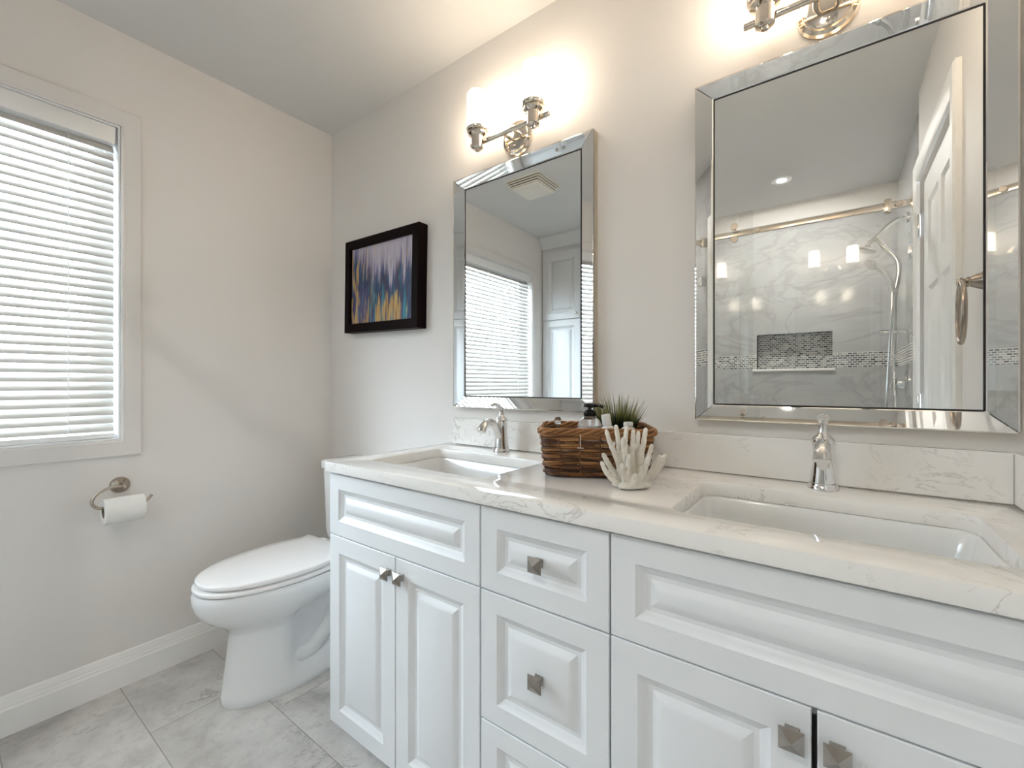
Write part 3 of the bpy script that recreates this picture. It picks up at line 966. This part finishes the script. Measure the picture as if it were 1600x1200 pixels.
# trapway bulge
for sx in (-1, 1):
    pts = catmull([(CXT + sx*0.050, -0.47, 0.10), (CXT + sx*0.055, -0.40, 0.085), (CXT + sx*0.055, -0.33, 0.13), (CXT + sx*0.055, -0.26, 0.24), (CXT + sx*0.05, -0.19, 0.25), (CXT + sx*0.045, -0.14, 0.12), (CXT + sx*0.04, -0.13, 0.04)], 6)
    tube(b, pts, 0.034, 14)
obj('bowl', b, M_porc, toilet, True, 60)
def outline(pts, cx, n=6): return [(cx + p.x, p.y) for p in catmull([(x, y, 0) for x, y in pts], n, True)]
half = [(0.0, -0.752), (0.062, -0.738), (0.118, -0.690), (0.160, -0.610), (0.182, -0.510), (0.184, -0.420), (0.172, -0.340), (0.164, -0.300), (0.166, -0.272), (0.150, -0.258)]
full = half + [(-x, y) for x, y in half[::-1][:-1]]
seat_o = outline(full, CXT)
def slab_loops(ol, z0, z1, rb, crown=0.0):
    cx = sum(p[0] for p in ol) / len(ol); cy = sum(p[1] for p in ol) / len(ol)
    def sc(k, z): return [Vector((cx + (p[0]-cx) * k, cy + (p[1]-cy) * k, z)) for p in ol]
    return [sc(0.975, z0), sc(0.995, z0 + rb*0.5), sc(1.0, z0 + rb), sc(1.0, z1 - rb), sc(0.992, z1 - rb*0.35), sc(0.972, z1), sc(0.75, z1 + crown*0.6), sc(0.4, z1 + crown), sc(0.1, z1 + crown)]
b = B(); loft(b, slab_loops(seat_o, 0.4190, 0.4345, 0.004)); obj('seat', b, M_seat, toilet, True, 50)
lid_o = [(CXT + (p[0]-CXT) * 0.985, -0.258 + (p[1] + 0.258) * 0.982) for p in seat_o]
b = B(); loft(b, slab_loops(lid_o, 0.4390, 0.4565, 0.005, 0.004)); obj('lid', b, M_seat, toilet, True, 50)
for sx in (-0.075, 0.075):
    b = B()
    lathe(b, [(0.016, -0.02), (0.017, -0.018), (0.017, 0.018), (0.016, 0.02)], axis_matrix((CXT + sx, -0.246, 0.436), (1, 0, 0)), 16)
    box(b, CXT + sx - 0.016, CXT + sx + 0.016, -0.262, -0.230, 0.4155, 0.436, 0.003)
    obj('seat_hinge', b, M_seat, toilet, True)
b = B()
loops = []
for z, hx, yf, r in ((0.408, .150, -.165, .03), (0.416, .176, -.176, .03), (0.430, .190, -.180, .03), (0.46, .195, -.182, .03), (0.60, .200, -.184, .03), (0.735, .206, -.186, .03)):
    loops.append([Vector((CXT + 0.005 + p[0], p[1], z)) for p in rrect(-hx, hx, yf, -0.012, r, 6)])
loft(b, loops)
obj('tank', b, M_porc, toilet, True, 50)
b = B()
loops = []
for o, z, in ((-0.006, 0.7355), (0.006, 0.7365), (0.009, 0.741), (0.009, 0.767), (0.006, 0.774), (-0.004, 0.777), (-0.08, 0.779)):
    loops.append([Vector((CXT + 0.005 + p[0], p[1], z)) for p in rrect(-0.206 - o, 0.206 + o, -0.186 - o, -0.010, 0.032, 6)])
loft(b, loops)
obj('tank_lid', b, M_porc, toilet, True, 50)
b = B()
lathe(b, [(0.015, 0), (0.015, 0.006), (0.008, 0.009), (0.008, 0.016), (0.0, 0.017)], axis_matrix((CXT + 0.15, -0.187, 0.69), (0, -1, 0)), 16)
tube(b, [(CXT + 0.15, -0.200, 0.69), (CXT + 0.11, -0.201, 0.687), (CXT + 0.08, -0.201, 0.682)], [0.006, 0.006, 0.008], 10, flat=(0.6, 1.0))
obj('flush_lever', b, M_chrome, toilet, True)
for sx in (-1, 1):
    b = B()
    lathe(b, [(0.014, 0.0), (0.014, 0.010), (0.010, 0.017), (0.0, 0.019)], Matrix.Translation((CXT + sx*0.098, -0.30, 0.034)), 14)
    obj('bolt_cap', b, M_porc, toilet, True)

# ------------------------------------------------------------------ toilet paper holder and roll
tp = thing('toilet_paper_holder', (0, -0.852, 0.751), 'satin nickel toilet paper holder with round wall flange and curved open arm', 'toilet paper holder')
b = B()
lathe(b, [(0.0295, 0.0005), (0.0300, 0.004), (0.0285, 0.008), (0.022, 0.014), (0.013, 0.019), (0.009, 0.024), (0.008, 0.060), (0.006, 0.066), (0.0, 0.068)], axis_matrix((0, -0.852, 0.751), (1, 0, 0)), 28)
obj('flange', b, M_satin, tp, True)
b = B()
XA = 0.062
pts = catmull([(XA - 0.004, -0.850, 0.752), (XA, -0.872, 0.7575), (XA, -0.898, 0.754), (XA + 0.004, -0.928, 0.738), (XA + 0.008, -0.940, 0.715), (XA + 0.010, -0.932, 0.697), (XA + 0.012, -0.914, 0.689), (XA + 0.012, -0.88, 0.689), (XA + 0.012, -0.80, 0.689), (XA + 0.012, -0.788, 0.693), (XA + 0.012, -0.774, 0.709)], 6)
tube(b, pts, 0.0052, 12)
obj('arm', b, M_satin, tp, True)
rp = thing('toilet_paper_roll', (XA + 0.012, -0.856, 0.6745), 'white toilet paper roll hanging on the wall holder below the window', 'toilet paper')
def ring_roll(bm, ro, ri, y0, y1, z, x, seg=40):
    loops = []
    for r, y in ((ri, y0), (ro - 0.002, y0), (ro, y0 + 0.002), (ro, y1 - 0.002), (ro - 0.002, y1), (ri, y1)):
        loops.append([Vector((x + r*math.cos(2*PI*i/seg), y, z + r*math.sin(2*PI*i/seg))) for i in range(seg)])
    loops.append(loops[0])
    rings = loft(bm, loops, True, False, False)
    bmesh.ops.remove_doubles(bm, verts=bm.verts[:], dist=1e-6)
RZ, RX = 0.6738, XA + 0.012
b = B(); ring_roll(b, 0.0455, 0.0215, -0.912, -0.800, RZ, RX); obj('paper', b, M_paper, rp, True, 40)
b = B(); ring_roll(b, 0.0214, 0.0204, -0.911, -0.801, RZ, RX); obj('core', b, M_card, rp, True, 40)
b = B()
lp = [[Vector((RX + r*math.cos(a), y, RZ + r*math.sin(a))) for a in [math.radians(8 + 3*k) for k in range(16)]] for y in (-0.911, -0.801) for r in (0.0456,)]
q = []
for y in (-0.911, -0.801):
    q.append([Vector((RX + 0.0458*math.cos(a), y, RZ + 0.0458*math.sin(a))) for a in [math.radians(18 + 8*k) for k in range(9)]] + [Vector((RX + 0.0465*math.cos(a), y, RZ + 0.0465*math.sin(a))) for a in [math.radians(18 + 8*k) for k in range(8, -1, -1)]])
loft(b, q)
obj('loose_sheet', b, M_paper, rp, True, 40)

# ------------------------------------------------------------------ basket and its contents
BO = Vector((1.547, -0.344, 0.8885))
YAW = math.radians(29)
E1 = Vector((math.cos(YAW), math.sin(YAW), 0)); E2 = Vector((-math.sin(YAW), math.cos(YAW), 0))
BW, BD, BH = 0.262, 0.185, 0.124
basket = thing('wicker_basket', BO, 'brown woven wicker basket of toiletries on the countertop between the basins', 'basket', rz=YAW)
def wmesh(bm, name, parent, attr, groups, mat):
    """groups: list of (first vertex index, value)"""
    finish(bm)
    me = bpy.data.meshes.new(name)
    bm.to_mesh(me); bm.free()
    a = me.attributes.new(attr, 'FLOAT', 'POINT')
    vals = [0.0] * len(me.vertices)
    for (i0, v), nxt in zip(groups, groups[1:] + [(len(vals), 0)]):
        for i in range(i0, nxt[0]): vals[i] = v(me.vertices[i].co) if callable(v) else v
    a.data.foreach_set('value', vals)
    for p in me.polygons: p.use_smooth = True
    me.materials.append(mat)
    o = bpy.data.objects.new(name, me)
    COL.objects.link(o)
    o.parent = parent
    return o
def basket_path(z, grow=0.0):
    k = 0.012 * (z / BH) + grow          # flares a little upwards
    return rrect(-k, BW + k, -k, BD + k, 0.030, 7)
def resample(lp, n):
    P = [Vector((p[0], p[1], 0)) for p in lp]
    L = [0]
    for i in range(len(P)): L.append(L[-1] + (P[(i+1) % len(P)] - P[i]).length)
    out = []
    j = 0
    for k in range(n):
        d = L[-1] * k / n
        while L[j+1] < d: j += 1
        t = (d - L[j]) / max(L[j+1] - L[j], 1e-9)
        out.append(P[j].lerp(P[(j+1) % len(P)], t))
    return out
NS = 18
b = B(); gr = []
rows_n = 12
for r in range(rows_n):
    for pair in range(3):
        z = 0.008 + r * 0.0090 + (pair * 0.0040 if pair < 2 else 0.0022)
        gr.append((len(b.verts), random.random()))
        N = NS * 8
        base = resample(basket_path(z), N)
        nx = resample(basket_path(z, 0.004), N)
        pts = []
        for k in range(N):
            nrm = (nx[k] - base[k]).normalized()
            th = NS / 2 * 2 * PI * k / N + PI * r + (0.5 * pair if pair < 2 else PI)
            wob = 0.0018 * noise.noise(Vector((k * 0.09, r * 3.1, pair * 7.7)))
            pts.append(base[k] + nrm * (0.0044 * math.sin(th) - (0.001 * pair if pair < 2 else 0.0062)) + Vector((0, 0, z + 0.0016 * math.sin(th * 0.5 + r * 1.7) + wob)))
        tube(b, pts, 0.0025 + 0.0010 * random.random(), 6, closed=True)
wmesh(b, 'woven_body', basket, 'strand', gr, M_wicker)
b = B(); gr = []
base = resample(basket_path(BH * 0.5), NS)
for k in range(NS):
    gr.append((len(b.verts), 0.1 + 0.3 * random.random()))
    p0 = resample(basket_path(0.0), NS)[k]; p1 = resample(basket_path(BH), NS)[k]
    tube(b, [p0 + Vector((0, 0, 0.004)), p1 + Vector((0, 0, BH - 0.012))], 0.003, 6)
wmesh(b, 'stakes', basket, 'strand', gr, M_wicker)
b = B(); gr = []
for s in range(4):
    gr.append((len(b.verts), 0.25 + 0.6 * random.random()))
    N = 180
    base = resample(basket_path(BH, 0.001), N)
    nx = resample(basket_path(BH, 0.006), N)
    pts = []
    for k in range(N):
        nrm = (nx[k] - base[k]).normalized()
        th = 2 * PI * 9 * k / N + s * PI / 2
        pts.append(base[k] + nrm * (0.0048 * math.cos(th)) + Vector((0, 0, BH - 0.007 + 0.0062 * math.sin(th))))
    tube(b, pts, 0.0042, 7, closed=True)
wmesh(b, 'braided_rim', basket, 'strand', gr, M_wicker)
b = B()
loft(b, [[Vector((p[0], p[1], z)) for p in basket_path(0.0, -0.003)] for z in (0.0005, 0.006)])
obj('base', b, M_wicker, basket, smooth=0)
b = B()
tube(b, [(0.090, -0.018, 0.112), (0.090, -0.0195, 0.10), (0.0905, -0.0185, 0.078)], 0.0008, 6)
tube(b, [(0.082, -0.0185, 0.078), (0.099, -0.0185, 0.0775)], 0.0009, 6)
tag(obj('tag_string', b, M_string, basket), 'clear plastic price tag string')

def in_basket(a, c, z=0.0072): return BO + E1 * a + E2 * c + Vector((0, 0, z))
# soap dispenser
sd = thing('soap_dispenser', in_basket(0.118, 0.088), 'clear soap dispenser bottle with a black pump standing in the basket', 'soap dispenser', rz=YAW - 0.15)
b = B()
lathe(b, [(0.028, 0.0), (0.033, 0.003), (0.034, 0.010), (0.034, 0.105), (0.0325, 0.120), (0.027, 0.132), (0.018, 0.139), (0.0145, 0.142), (0.0145, 0.150)], seg=28)
obj('bottle', b, M_glass, sd)
b = B()
lathe(b, [(0.030, 0.004), (0.0315, 0.010), (0.0315, 0.112), (0.030, 0.118), (0.0, 0.118)], seg=28)
obj('lotion', b, M_lotion, sd)
b = B()
lathe(b, [(0.0155, 0.1425), (0.0165, 0.145), (0.0165, 0.156), (0.013, 0.159), (0.006, 0.160), (0.006, 0.167)], seg=20)
lathe(b, [(0.0165, 0.1672), (0.0175, 0.169), (0.0172, 0.175), (0.012, 0.178), (0.0, 0.179)], seg=20)
tube(b, catmull([(0.006, 0, 0.173), (0.028, -0.004, 0.172), (0.036, -0.005, 0.167)], 5), 0.0048, 10)
obj('pump', b, M_black, sd)

# grass plant
gp = thing('potted_grass', in_basket(0.198, 0.122), 'small dark green faux grass plant standing in the wicker basket', 'plant')
b = B()
lathe(b, [(0.030, 0.0), (0.032, 0.002), (0.042, 0.075), (0.043, 0.085), (0.040, 0.085), (0.038, 0.078), (0.0, 0.076)], seg=28)
obj('pot', b, M_pot, gp)
b = B(); gr = []
rnd = random.Random(5)
def blade_val(base_v):
    return lambda co: min(1.0, max(0.0, base_v * min(1.0, max(0.0, (co.z - 0.105) / 0.045))))
for i in range(330):
    gr.append((len(b.verts), blade_val(rnd.choice([0.55, 0.7, 0.85, 0.95, 1.0, 0.45]))))
    a = rnd.random() * 2 * PI
    r0 = 0.036 * math.sqrt(rnd.random())
    L = 0.060 + 0.080 * rnd.random() * (1.15 - 0.4 * r0 / 0.036)
    lean = 0.03 + 0.50 * (r0 / 0.036) * (0.3 + 0.7 * rnd.random()) + 0.10 * rnd.random()
    d = Vector((math.cos(a), math.sin(a), 0))
    p0 = d * r0 + Vector((0, 0, 0.074))
    pts = []
    for k in range(5):
        t = k / 4
        pts.append(p0 + d * (L * math.sin(lean) * t * (0.6 + 0.4 * t)) + Vector((0, 0, L * math.cos(lean) * t)))
    tube(b, pts, [0.0018, 0.0022, 0.0019, 0.0012, 0.0002], 4, flat=(1.3, 0.5))
wmesh(b, 'grass_blades', gp, 'blade', gr, M_grass)

# white toiletries
def tube_bottle(loc, h, r, tilt, rz, label, name='toiletry_bottle'):
    root = thing(name, loc, label, 'bottle', rz=rz)
    Mx = Matrix.Rotation(tilt, 4, 'Y')
    b = B(); lathe(b, [(r*0.9, 0.0), (r, 0.003), (r, h*0.72), (r*0.9, h*0.78), (r*0.6, h*0.80)], Mx, 20); obj('bottle_body', b, M_white_plastic, root)
    b = B(); lathe(b, [(r*0.66, h*0.802), (r*0.72, h*0.81), (r*0.72, h*0.985), (r*0.62, h), (0.0, h)], Mx, 20); obj('cap', b, M_white_plastic, root)
    return root
tube_bottle(in_basket(0.178, 0.047, 0.0095), 0.150, 0.0165, -0.14, YAW, 'white round capped bottle leaning in the basket in front of the grass')
fb = thing('toiletry_box', in_basket(0.214, 0.040, 0.0075), 'small white square topped bottle beside the round cap in the basket', 'bottle', rz=YAW + 0.5)
b = B(); box(b, -0.016, 0.016, -0.010, 0.010, 0.0, 0.118, 0.004); obj('bottle_body', b, M_white_plastic, fb)
b = B(); box(b, -0.0115, 0.0115, -0.007, 0.007, 0.1185, 0.132, 0.003); obj('cap', b, M_white_plastic, fb)
gb = thing('glass_bottle', in_basket(0.030, 0.150), 'small clear glass bottle poking up at the back left corner of the basket', 'bottle')
b = B(); lathe(b, [(0.014, 0.0), (0.016, 0.002), (0.016, 0.085), (0.012, 0.098), (0.006, 0.105), (0.006, 0.112)], seg=20); obj('bottle_body', b, M_glass, gb)
b = B(); lathe(b, [(0.005, 0.1122), (0.010, 0.118), (0.011, 0.126), (0.007, 0.134), (0.0, 0.136)], seg=8); obj('stopper', b, M_glass, gb, smooth=0)

# ------------------------------------------------------------------ coral
CO = Vector((1.772, -0.330, 0.8895))
RD = Vector((0.8045, 0.594, 0)); FD = Vector((-0.594, 0.8045, 0))
coral = B()
K = 0.000243
def cpt(px, pz_, dep): return RD * ((px - 990) * K) + FD * dep + Vector((0, 0, (1105 - pz_) * K))
br = [  # chain of (px, pz, depth), base radius, tip radius in crop units of the photo's coral
    ([(930,1075,0.0),(850,820,.006),(800,700,.008),(762,578,.008)], .0078, .0050),
    ([(815,735,.008),(832,682,.004)], .0048, .0036),
    ([(935,1070,.01),(895,800,.014),(880,660,.016),(862,542,.018)], .0082, .0052),
    ([(955,1065,.004),(925,800,.002),(935,640,.002),(950,544,.004)], .0076, .0050),
    ([(925,800,.002),(905,700,-.004),(903,640,-.006)], .0058, .0042),
    ([(985,1065,.012),(975,850,.020),(972,722,.022)], .0070, .0046),
    ([(1005,1065,.006),(1010,800,.012),(1018,680,.014),(1024,584,.016)], .0082, .0050),
    ([(1014,760,.012),(1042,712,.010)], .0056, .0042),
    ([(1040,1065,.014),(1070,780,.024),(1085,598,.026)], .0078, .0048),
    ([(1060,1065,.008),(1095,800,.012),(1122,680,.014),(1140,568,.014)], .0088, .0054),
    ([(1085,1070,.012),(1150,880,.02),(1190,790,.022),(1210,726,.024)], .0078, .0052),
    ([(1060,1070,-.012),(1085,930,-.018),(1112,850,-.02),(1132,794,-.02)], .0084, .0056),
    ([(1100,1075,.0),(1190,950,.006),(1240,880,.008),(1262,824,.008)], .0082, .0056),
    ([(1215,905,.008),(1285,845,.008),(1312,806,.006)], .0068, .0042),
    ([(1110,1085,.008),(1230,1000,.02),(1300,930,.026),(1338,876,.028)], .0078, .0044),
    ([(905,1080,.004),(820,950,.008),(770,870,.008),(735,802,.008)], .0084, .0056),
    ([(895,1090,-.006),(800,1015,-.006),(740,945,-.006),(706,866,-.006)], .0078, .0050),
    ([(765,975,-.006),(760,945,-.012)], .0058, .0044),
    ([(990,1085,-.016),(992,1020,-.022),(996,975,-.024)], .0092, .0080),
    ([(930,1085,-.012),(890,960,-.018),(880,880,-.02)], .0078, .0056),
    ([(1030,1080,-.014),(1048,960,-.022),(1060,900,-.022)], .0078, .0056),
    ([(960,1080,-.010),(945,900,-.014),(950,800,-.014)], .0080, .0054),
]
rc_ = random.Random(3)
for chain, r0, r1 in br:
    pts = catmull([cpt(*c) for c in chain], 5)
    n = len(pts)
    rr = [(r0 + (r1 - r0) * i / (n-1)) * (1 + 0.10 * math.sin(i * 2.3 + r0 * 9000)) for i in range(n)]
    d = (pts[-1] - pts[-2]).normalized()
    pts += [pts[-1] + d * rr[-1] * 0.6, pts[-1] + d * rr[-1] * 0.95]
    rr += [rr[-1] * 0.75, rr[-1] * 0.25]
    tube(coral, pts, [q_ * 0.98 for q_ in rr], 10)
# foot of the coral
loops = []
for k, z in ((0.80, 0.0006), (1.0, 0.004), (1.0, 0.009), (0.84, 0.014), (0.5, 0.018), (0.2, 0.020)):
    loops.append([RD * ((0.043 + 0.006 * math.sin(5 * a)) * k * math.cos(a) + 0.002) + FD * ((0.027 + 0.004 * math.cos(3 * a)) * k * math.sin(a)) + Vector((0, 0, z)) for a in [2 * PI * i / 28 for i in range(28)]])
loft(coral, loops)
co = obj('coral', coral, M_coral, smooth=60)
co.location = CO
rm = co.modifiers.new('remesh', 'REMESH')
rm.mode = 'VOXEL'
rm.voxel_size = 0.0018
rm.use_smooth_shade = True
sm = co.modifiers.new('smooth', 'SMOOTH')
sm.iterations = 3
tag(co, 'white branching coral ornament standing in front of the wicker basket', 'ornament')

# ------------------------------------------------------------------ towel ring on the right wall
tr = thing('towel_ring', (XR, -0.315, 1.385), 'satin nickel towel ring on the right wall, seen in the right mirror', 'towel ring')
b = B()
lathe(b, [(0.026, 0.0005), (0.026, 0.004), (0.022, 0.008), (0.015, 0.024), (0.012, 0.030), (0.013, 0.034), (0.009, 0.038), (0.008, 0.040), (0.012, 0.043), (0.0125, 0.049), (0.009, 0.053), (0.0, 0.054)], axis_matrix((XR, -0.315, 1.385), (-1, 0, 0)), 24)
obj('post', b, M_satin, tr, True)
b = B()
tube(b, [Vector((2.4045 - 0.006 * math.sin(2*PI*k/48), -0.315 + 0.074 * math.sin(2*PI*k/48), 1.308 + 0.077 * math.cos(2*PI*k/48))) for k in range(48)], 0.0055, 10, closed=True)
obj('ring', b, M_satin, tr, True)

# ------------------------------------------------------------------ linen cabinet (reflected)
LX0, LX1, LY = 0.0015, 0.78, -2.09
lc = thing('linen_cabinet', ((LX0+LX1)/2, -2.29, 0), 'tall white linen cabinet with crown moulding beside the window, seen in the left mirror', 'cabinet')
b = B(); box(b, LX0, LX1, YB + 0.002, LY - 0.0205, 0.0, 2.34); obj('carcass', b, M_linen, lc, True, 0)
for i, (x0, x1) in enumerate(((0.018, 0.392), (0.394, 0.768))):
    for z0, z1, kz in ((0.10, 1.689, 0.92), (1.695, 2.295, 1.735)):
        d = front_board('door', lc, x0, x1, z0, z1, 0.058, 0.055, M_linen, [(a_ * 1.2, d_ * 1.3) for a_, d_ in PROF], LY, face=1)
        bm = B()
        lathe(bm, [(0.006, 0.0), (0.005, 0.012), (0.012, 0.018), (0.013, 0.024), (0.008, 0.029), (0.0, 0.03)], axis_matrix((0, 0, 0), (0, 1, 0)), 16)
        k_ = obj('knob', bm, M_satin, d)
        k_.location = Vector((x1 - 0.03 if i == 0 else x0 + 0.03, LY, kz)) - lc.location
for o in lc.children:
    pass
b = B()
prof = [(0.0, 2.335), (0.012, 2.338), (0.016, 2.352), (0.022, 2.360), (0.044, 2.398), (0.056, 2.412), (0.060, 2.424), (0.060, 2.4395), (-0.02, 2.4395), (-0.02, 2.335)]
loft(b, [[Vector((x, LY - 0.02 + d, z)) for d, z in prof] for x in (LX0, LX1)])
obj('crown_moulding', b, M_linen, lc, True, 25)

# ------------------------------------------------------------------ ceiling fan grille and downlight
ef = thing('exhaust_fan', (0.545, -1.135, H), 'square ivory exhaust fan cover with side slots on the ceiling', 'exhaust fan')
def sq_plate(bm, h0, h1, z0, z1, cx=0.545, cy=-1.135):
    loft(bm, [[Vector((cx + p[0], cy + p[1], z)) for p in rrect(-h, h, -h, h, 0.012, 4)] for h, z in ((h0, z0), (h1, z1))])
b = B(); sq_plate(b, 0.132, 0.132, H - 0.0005, H - 0.007); obj('flange', b, M_fan, ef, True)
for k in range(3):
    b = B(); sq_plate(b, 0.127 - k*0.008, 0.125 - k*0.008, H - 0.0125 - k*0.0115, H - 0.0180 - k*0.0115); obj('louvre', b, M_fan, ef, True)
b = B(); sq_plate(b, 0.1245, 0.0985, H - 0.0072, H - 0.0434); obj('dark_slot_core', b, M_dark, ef, True)  # near-black core, paints in the shade between the louvres
b = B(); sq_plate(b, 0.103, 0.096, H - 0.0436, H - 0.052); lathe(b, [(0.006, 0), (0.006, 0.003), (0, 0.004)], axis_matrix((0.545, -1.135, H - 0.052), (0, 0, -1)), 12); obj('cover', b, M_fan, ef, True)
dl = thing('downlight', (1.868, -2.034, H), 'lit round recessed downlight in the ceiling over the shower, seen in the right mirror', 'ceiling light')
b = B()
Td = axis_matrix((1.868, -2.034, H), (0, 0, -1))
lathe(b, [(0.058, 0.0005), (0.058, 0.004), (0.050, 0.006), (0.0495, 0.0045)], Td, 32); obj('trim_ring', b, M_white_plastic, dl, True)
b = B(); lathe(b, [(0.0493, 0.001), (0.0493, 0.0042), (0.0, 0.0048)], Td, 32); obj('lens', b, M_lens, dl, True)

# ------------------------------------------------------------------ shower door and fittings
GY = -1.53
sg = thing('shower_door', (1.71, GY, 0.12), 'frameless sliding glass shower door hanging from a flat metal rail, seen in the right mirror', 'shower door')
b = B(); box(b, 1.700, 2.466, GY - 0.022, GY - 0.014, 0.125, 2.10, 0.001, 1); obj('fixed_panel', b, M_shower_glass, sg, True, 0)
b = B(); box(b, 0.965, 1.775, GY + 0.016, GY + 0.024, 0.135, 2.10, 0.001, 1); obj('sliding_panel', b, M_shower_glass, sg, True, 0)
b = B(); box(b, 0.951, 2.469, GY - 0.006, GY + 0.006, 1.972, 2.004, 0.002); obj('rail', b, M_nickel, sg, True)
def disc(name, x, z, y0, r, dep):
    bm = B(); lathe(bm, [(r - 0.002, 0), (r, 0.002), (r, dep - 0.002), (r - 0.002, dep), (0, dep)], axis_matrix((x, y0, z), (0, 1, 0)), 24); obj(name, bm, M_nickel, sg, True)
for xx in (1.070, 1.683):
    disc('roller', xx, 2.024, GY + 0.006, 0.019, 0.034)
    disc('roller', xx, 1.952, GY + 0.025, 0.019, 0.015)
for xx in (1.795, 2.392):
    disc('standoff', xx, 1.990, GY + 0.006, 0.014, 0.012)
for x0, x1 in ((0.951, 0.985), (2.435, 2.469)):
    b = B(); box(b, x0, x1, GY - 0.012, GY + 0.014, 1.962, 2.014, 0.002); obj('rail_bracket', b, M_nickel, sg, True)
b = B(); box(b, 2.338, 2.364, GY - 0.012, GY + 0.014, 1.955, 2.022, 0.003); obj('door_stop', b, M_nickel, sg, True)
for zz in (1.755, 0.40):
    b = B(); box(b, 2.425, 2.469, GY - 0.032, GY - 0.004, zz - 0.028, zz + 0.028, 0.002); obj('glass_clamp', b, M_chrome, sg, True)
b = B()
tube(b, catmull([(1.005, GY + 0.026, 1.16), (1.005, GY + 0.055, 1.165), (1.005, GY + 0.06, 1.19), (1.005, GY + 0.06, 0.87), (1.005, GY + 0.055, 0.845), (1.005, GY + 0.026, 0.85)], 4), 0.008, 10)
obj('pull_handle', b, M_nickel, sg, True)

SY = -2.0
ss = thing('shower_set', (2.47, SY, 1.42), 'chrome rain head and hand shower on a riser pipe inside the glass shower', 'shower')
b = B()
lathe(b, [(0.030, 0.0005), (0.030, 0.006), (0.012, 0.012), (0.0, 0.012)], axis_matrix((2.47, SY, 2.052), (-1, 0, 0)), 24)
tube(b, catmull([(2.468, SY, 2.052), (2.425, SY, 2.048), (2.385, SY, 2.022), (2.345, SY, 1.980), (2.310, SY, 1.945), (2.295, SY, 1.93)], 6), 0.0120, 12)
obj('shower_arm', b, M_chrome, ss, True)
b = B()
lathe(b, [(0.010, -0.03), (0.014, -0.02), (0.014, 0.0), (0.030, 0.012), (0.048, 0.022), (0.049, 0.030), (0.044, 0.032), (0.0, 0.032)], axis_matrix((2.296, SY, 1.925), (-0.35, 0.1, -1)), 28)
obj('rain_head', b, M_chrome, ss, True)
b = B()
tube(b, catmull([(2.336, SY, 1.965), (2.372, SY + 0.01, 1.900), (2.414, SY + 0.015, 1.840), (2.430, SY + 0.015, 1.780), (2.424, SY + 0.015, 1.700), (2.412, SY + 0.015, 1.62), (2.410, SY + 0.01, 1.42), (2.410, SY + 0.01, 1.30)], 6), 0.0135, 12)
obj('riser_pipe', b, M_chrome, ss, True)
b = B()
lathe(b, [(0.014, -0.060), (0.015, -0.055), (0.015, 0.0), (0.020, 0.004), (0.020, 0.012), (0.012, 0.016), (0.012, 0.055), (0.022, 0.0575), (0.024, 0.0595)], axis_matrix((2.410, SY + 0.01, 1.418), (1, 0, 0)), 20)
obj('wall_bracket', b, M_chrome, ss, True)
b = B()
tube(b, catmull([(2.402, SY + 0.045, 1.640), (2.390, SY + 0.045, 1.70), (2.360, SY + 0.045, 1.760), (2.325, SY + 0.045, 1.795)], 6), [0.014] * 19, 12)
lathe(b, [(0.012, -0.02), (0.026, -0.008), (0.034, 0.006), (0.034, 0.016), (0.0, 0.019)], axis_matrix((2.312, SY + 0.045, 1.808), (-0.72, 0.15, -0.65)), 22)
obj('hand_shower', b, M_chrome, ss, True)
b = B()
lathe(b, [(0.014, -0.016), (0.016, -0.012), (0.016, 0.012), (0.014, 0.016)], axis_matrix((2.408, SY + 0.032, 1.648), (0.2, 1, 0)), 16)
obj('hand_shower_clip', b, M_chrome, ss, True)
b = B()
tube(b, catmull([(2.402, SY + 0.045, 1.640), (2.398, SY + 0.05, 1.50), (2.385, SY + 0.05, 1.25), (2.375, SY + 0.05, 0.95), (2.395, SY + 0.05, 0.80), (2.415, SY + 0.05, 0.90), (2.412, SY + 0.02, 1.15), (2.410, SY + 0.01, 1.30)], 8), 0.006, 10)
obj('hose', b, M_chrome, ss, True)
sv = thing('shower_valve', (2.47, SY, 1.13), 'round chrome valve with curved lever below the shower riser pipe', 'shower valve')
b = B(); lathe(b, [(0.082, 0.0005), (0.082, 0.005), (0.070, 0.012), (0.035, 0.016), (0.030, 0.040), (0.026, 0.048), (0.0, 0.049)], axis_matrix((2.47, SY, 1.13), (-1, 0, 0)), 36); obj('trim_plate', b, M_chrome, sv, True)
b = B(); tube(b, catmull([(2.425, SY, 1.13), (2.412, SY + 0.005, 1.155), (2.400, SY + 0.01, 1.120), (2.405, SY + 0.012, 1.070)], 6), 0.0085, 10); obj('lever', b, M_chrome, sv, True)
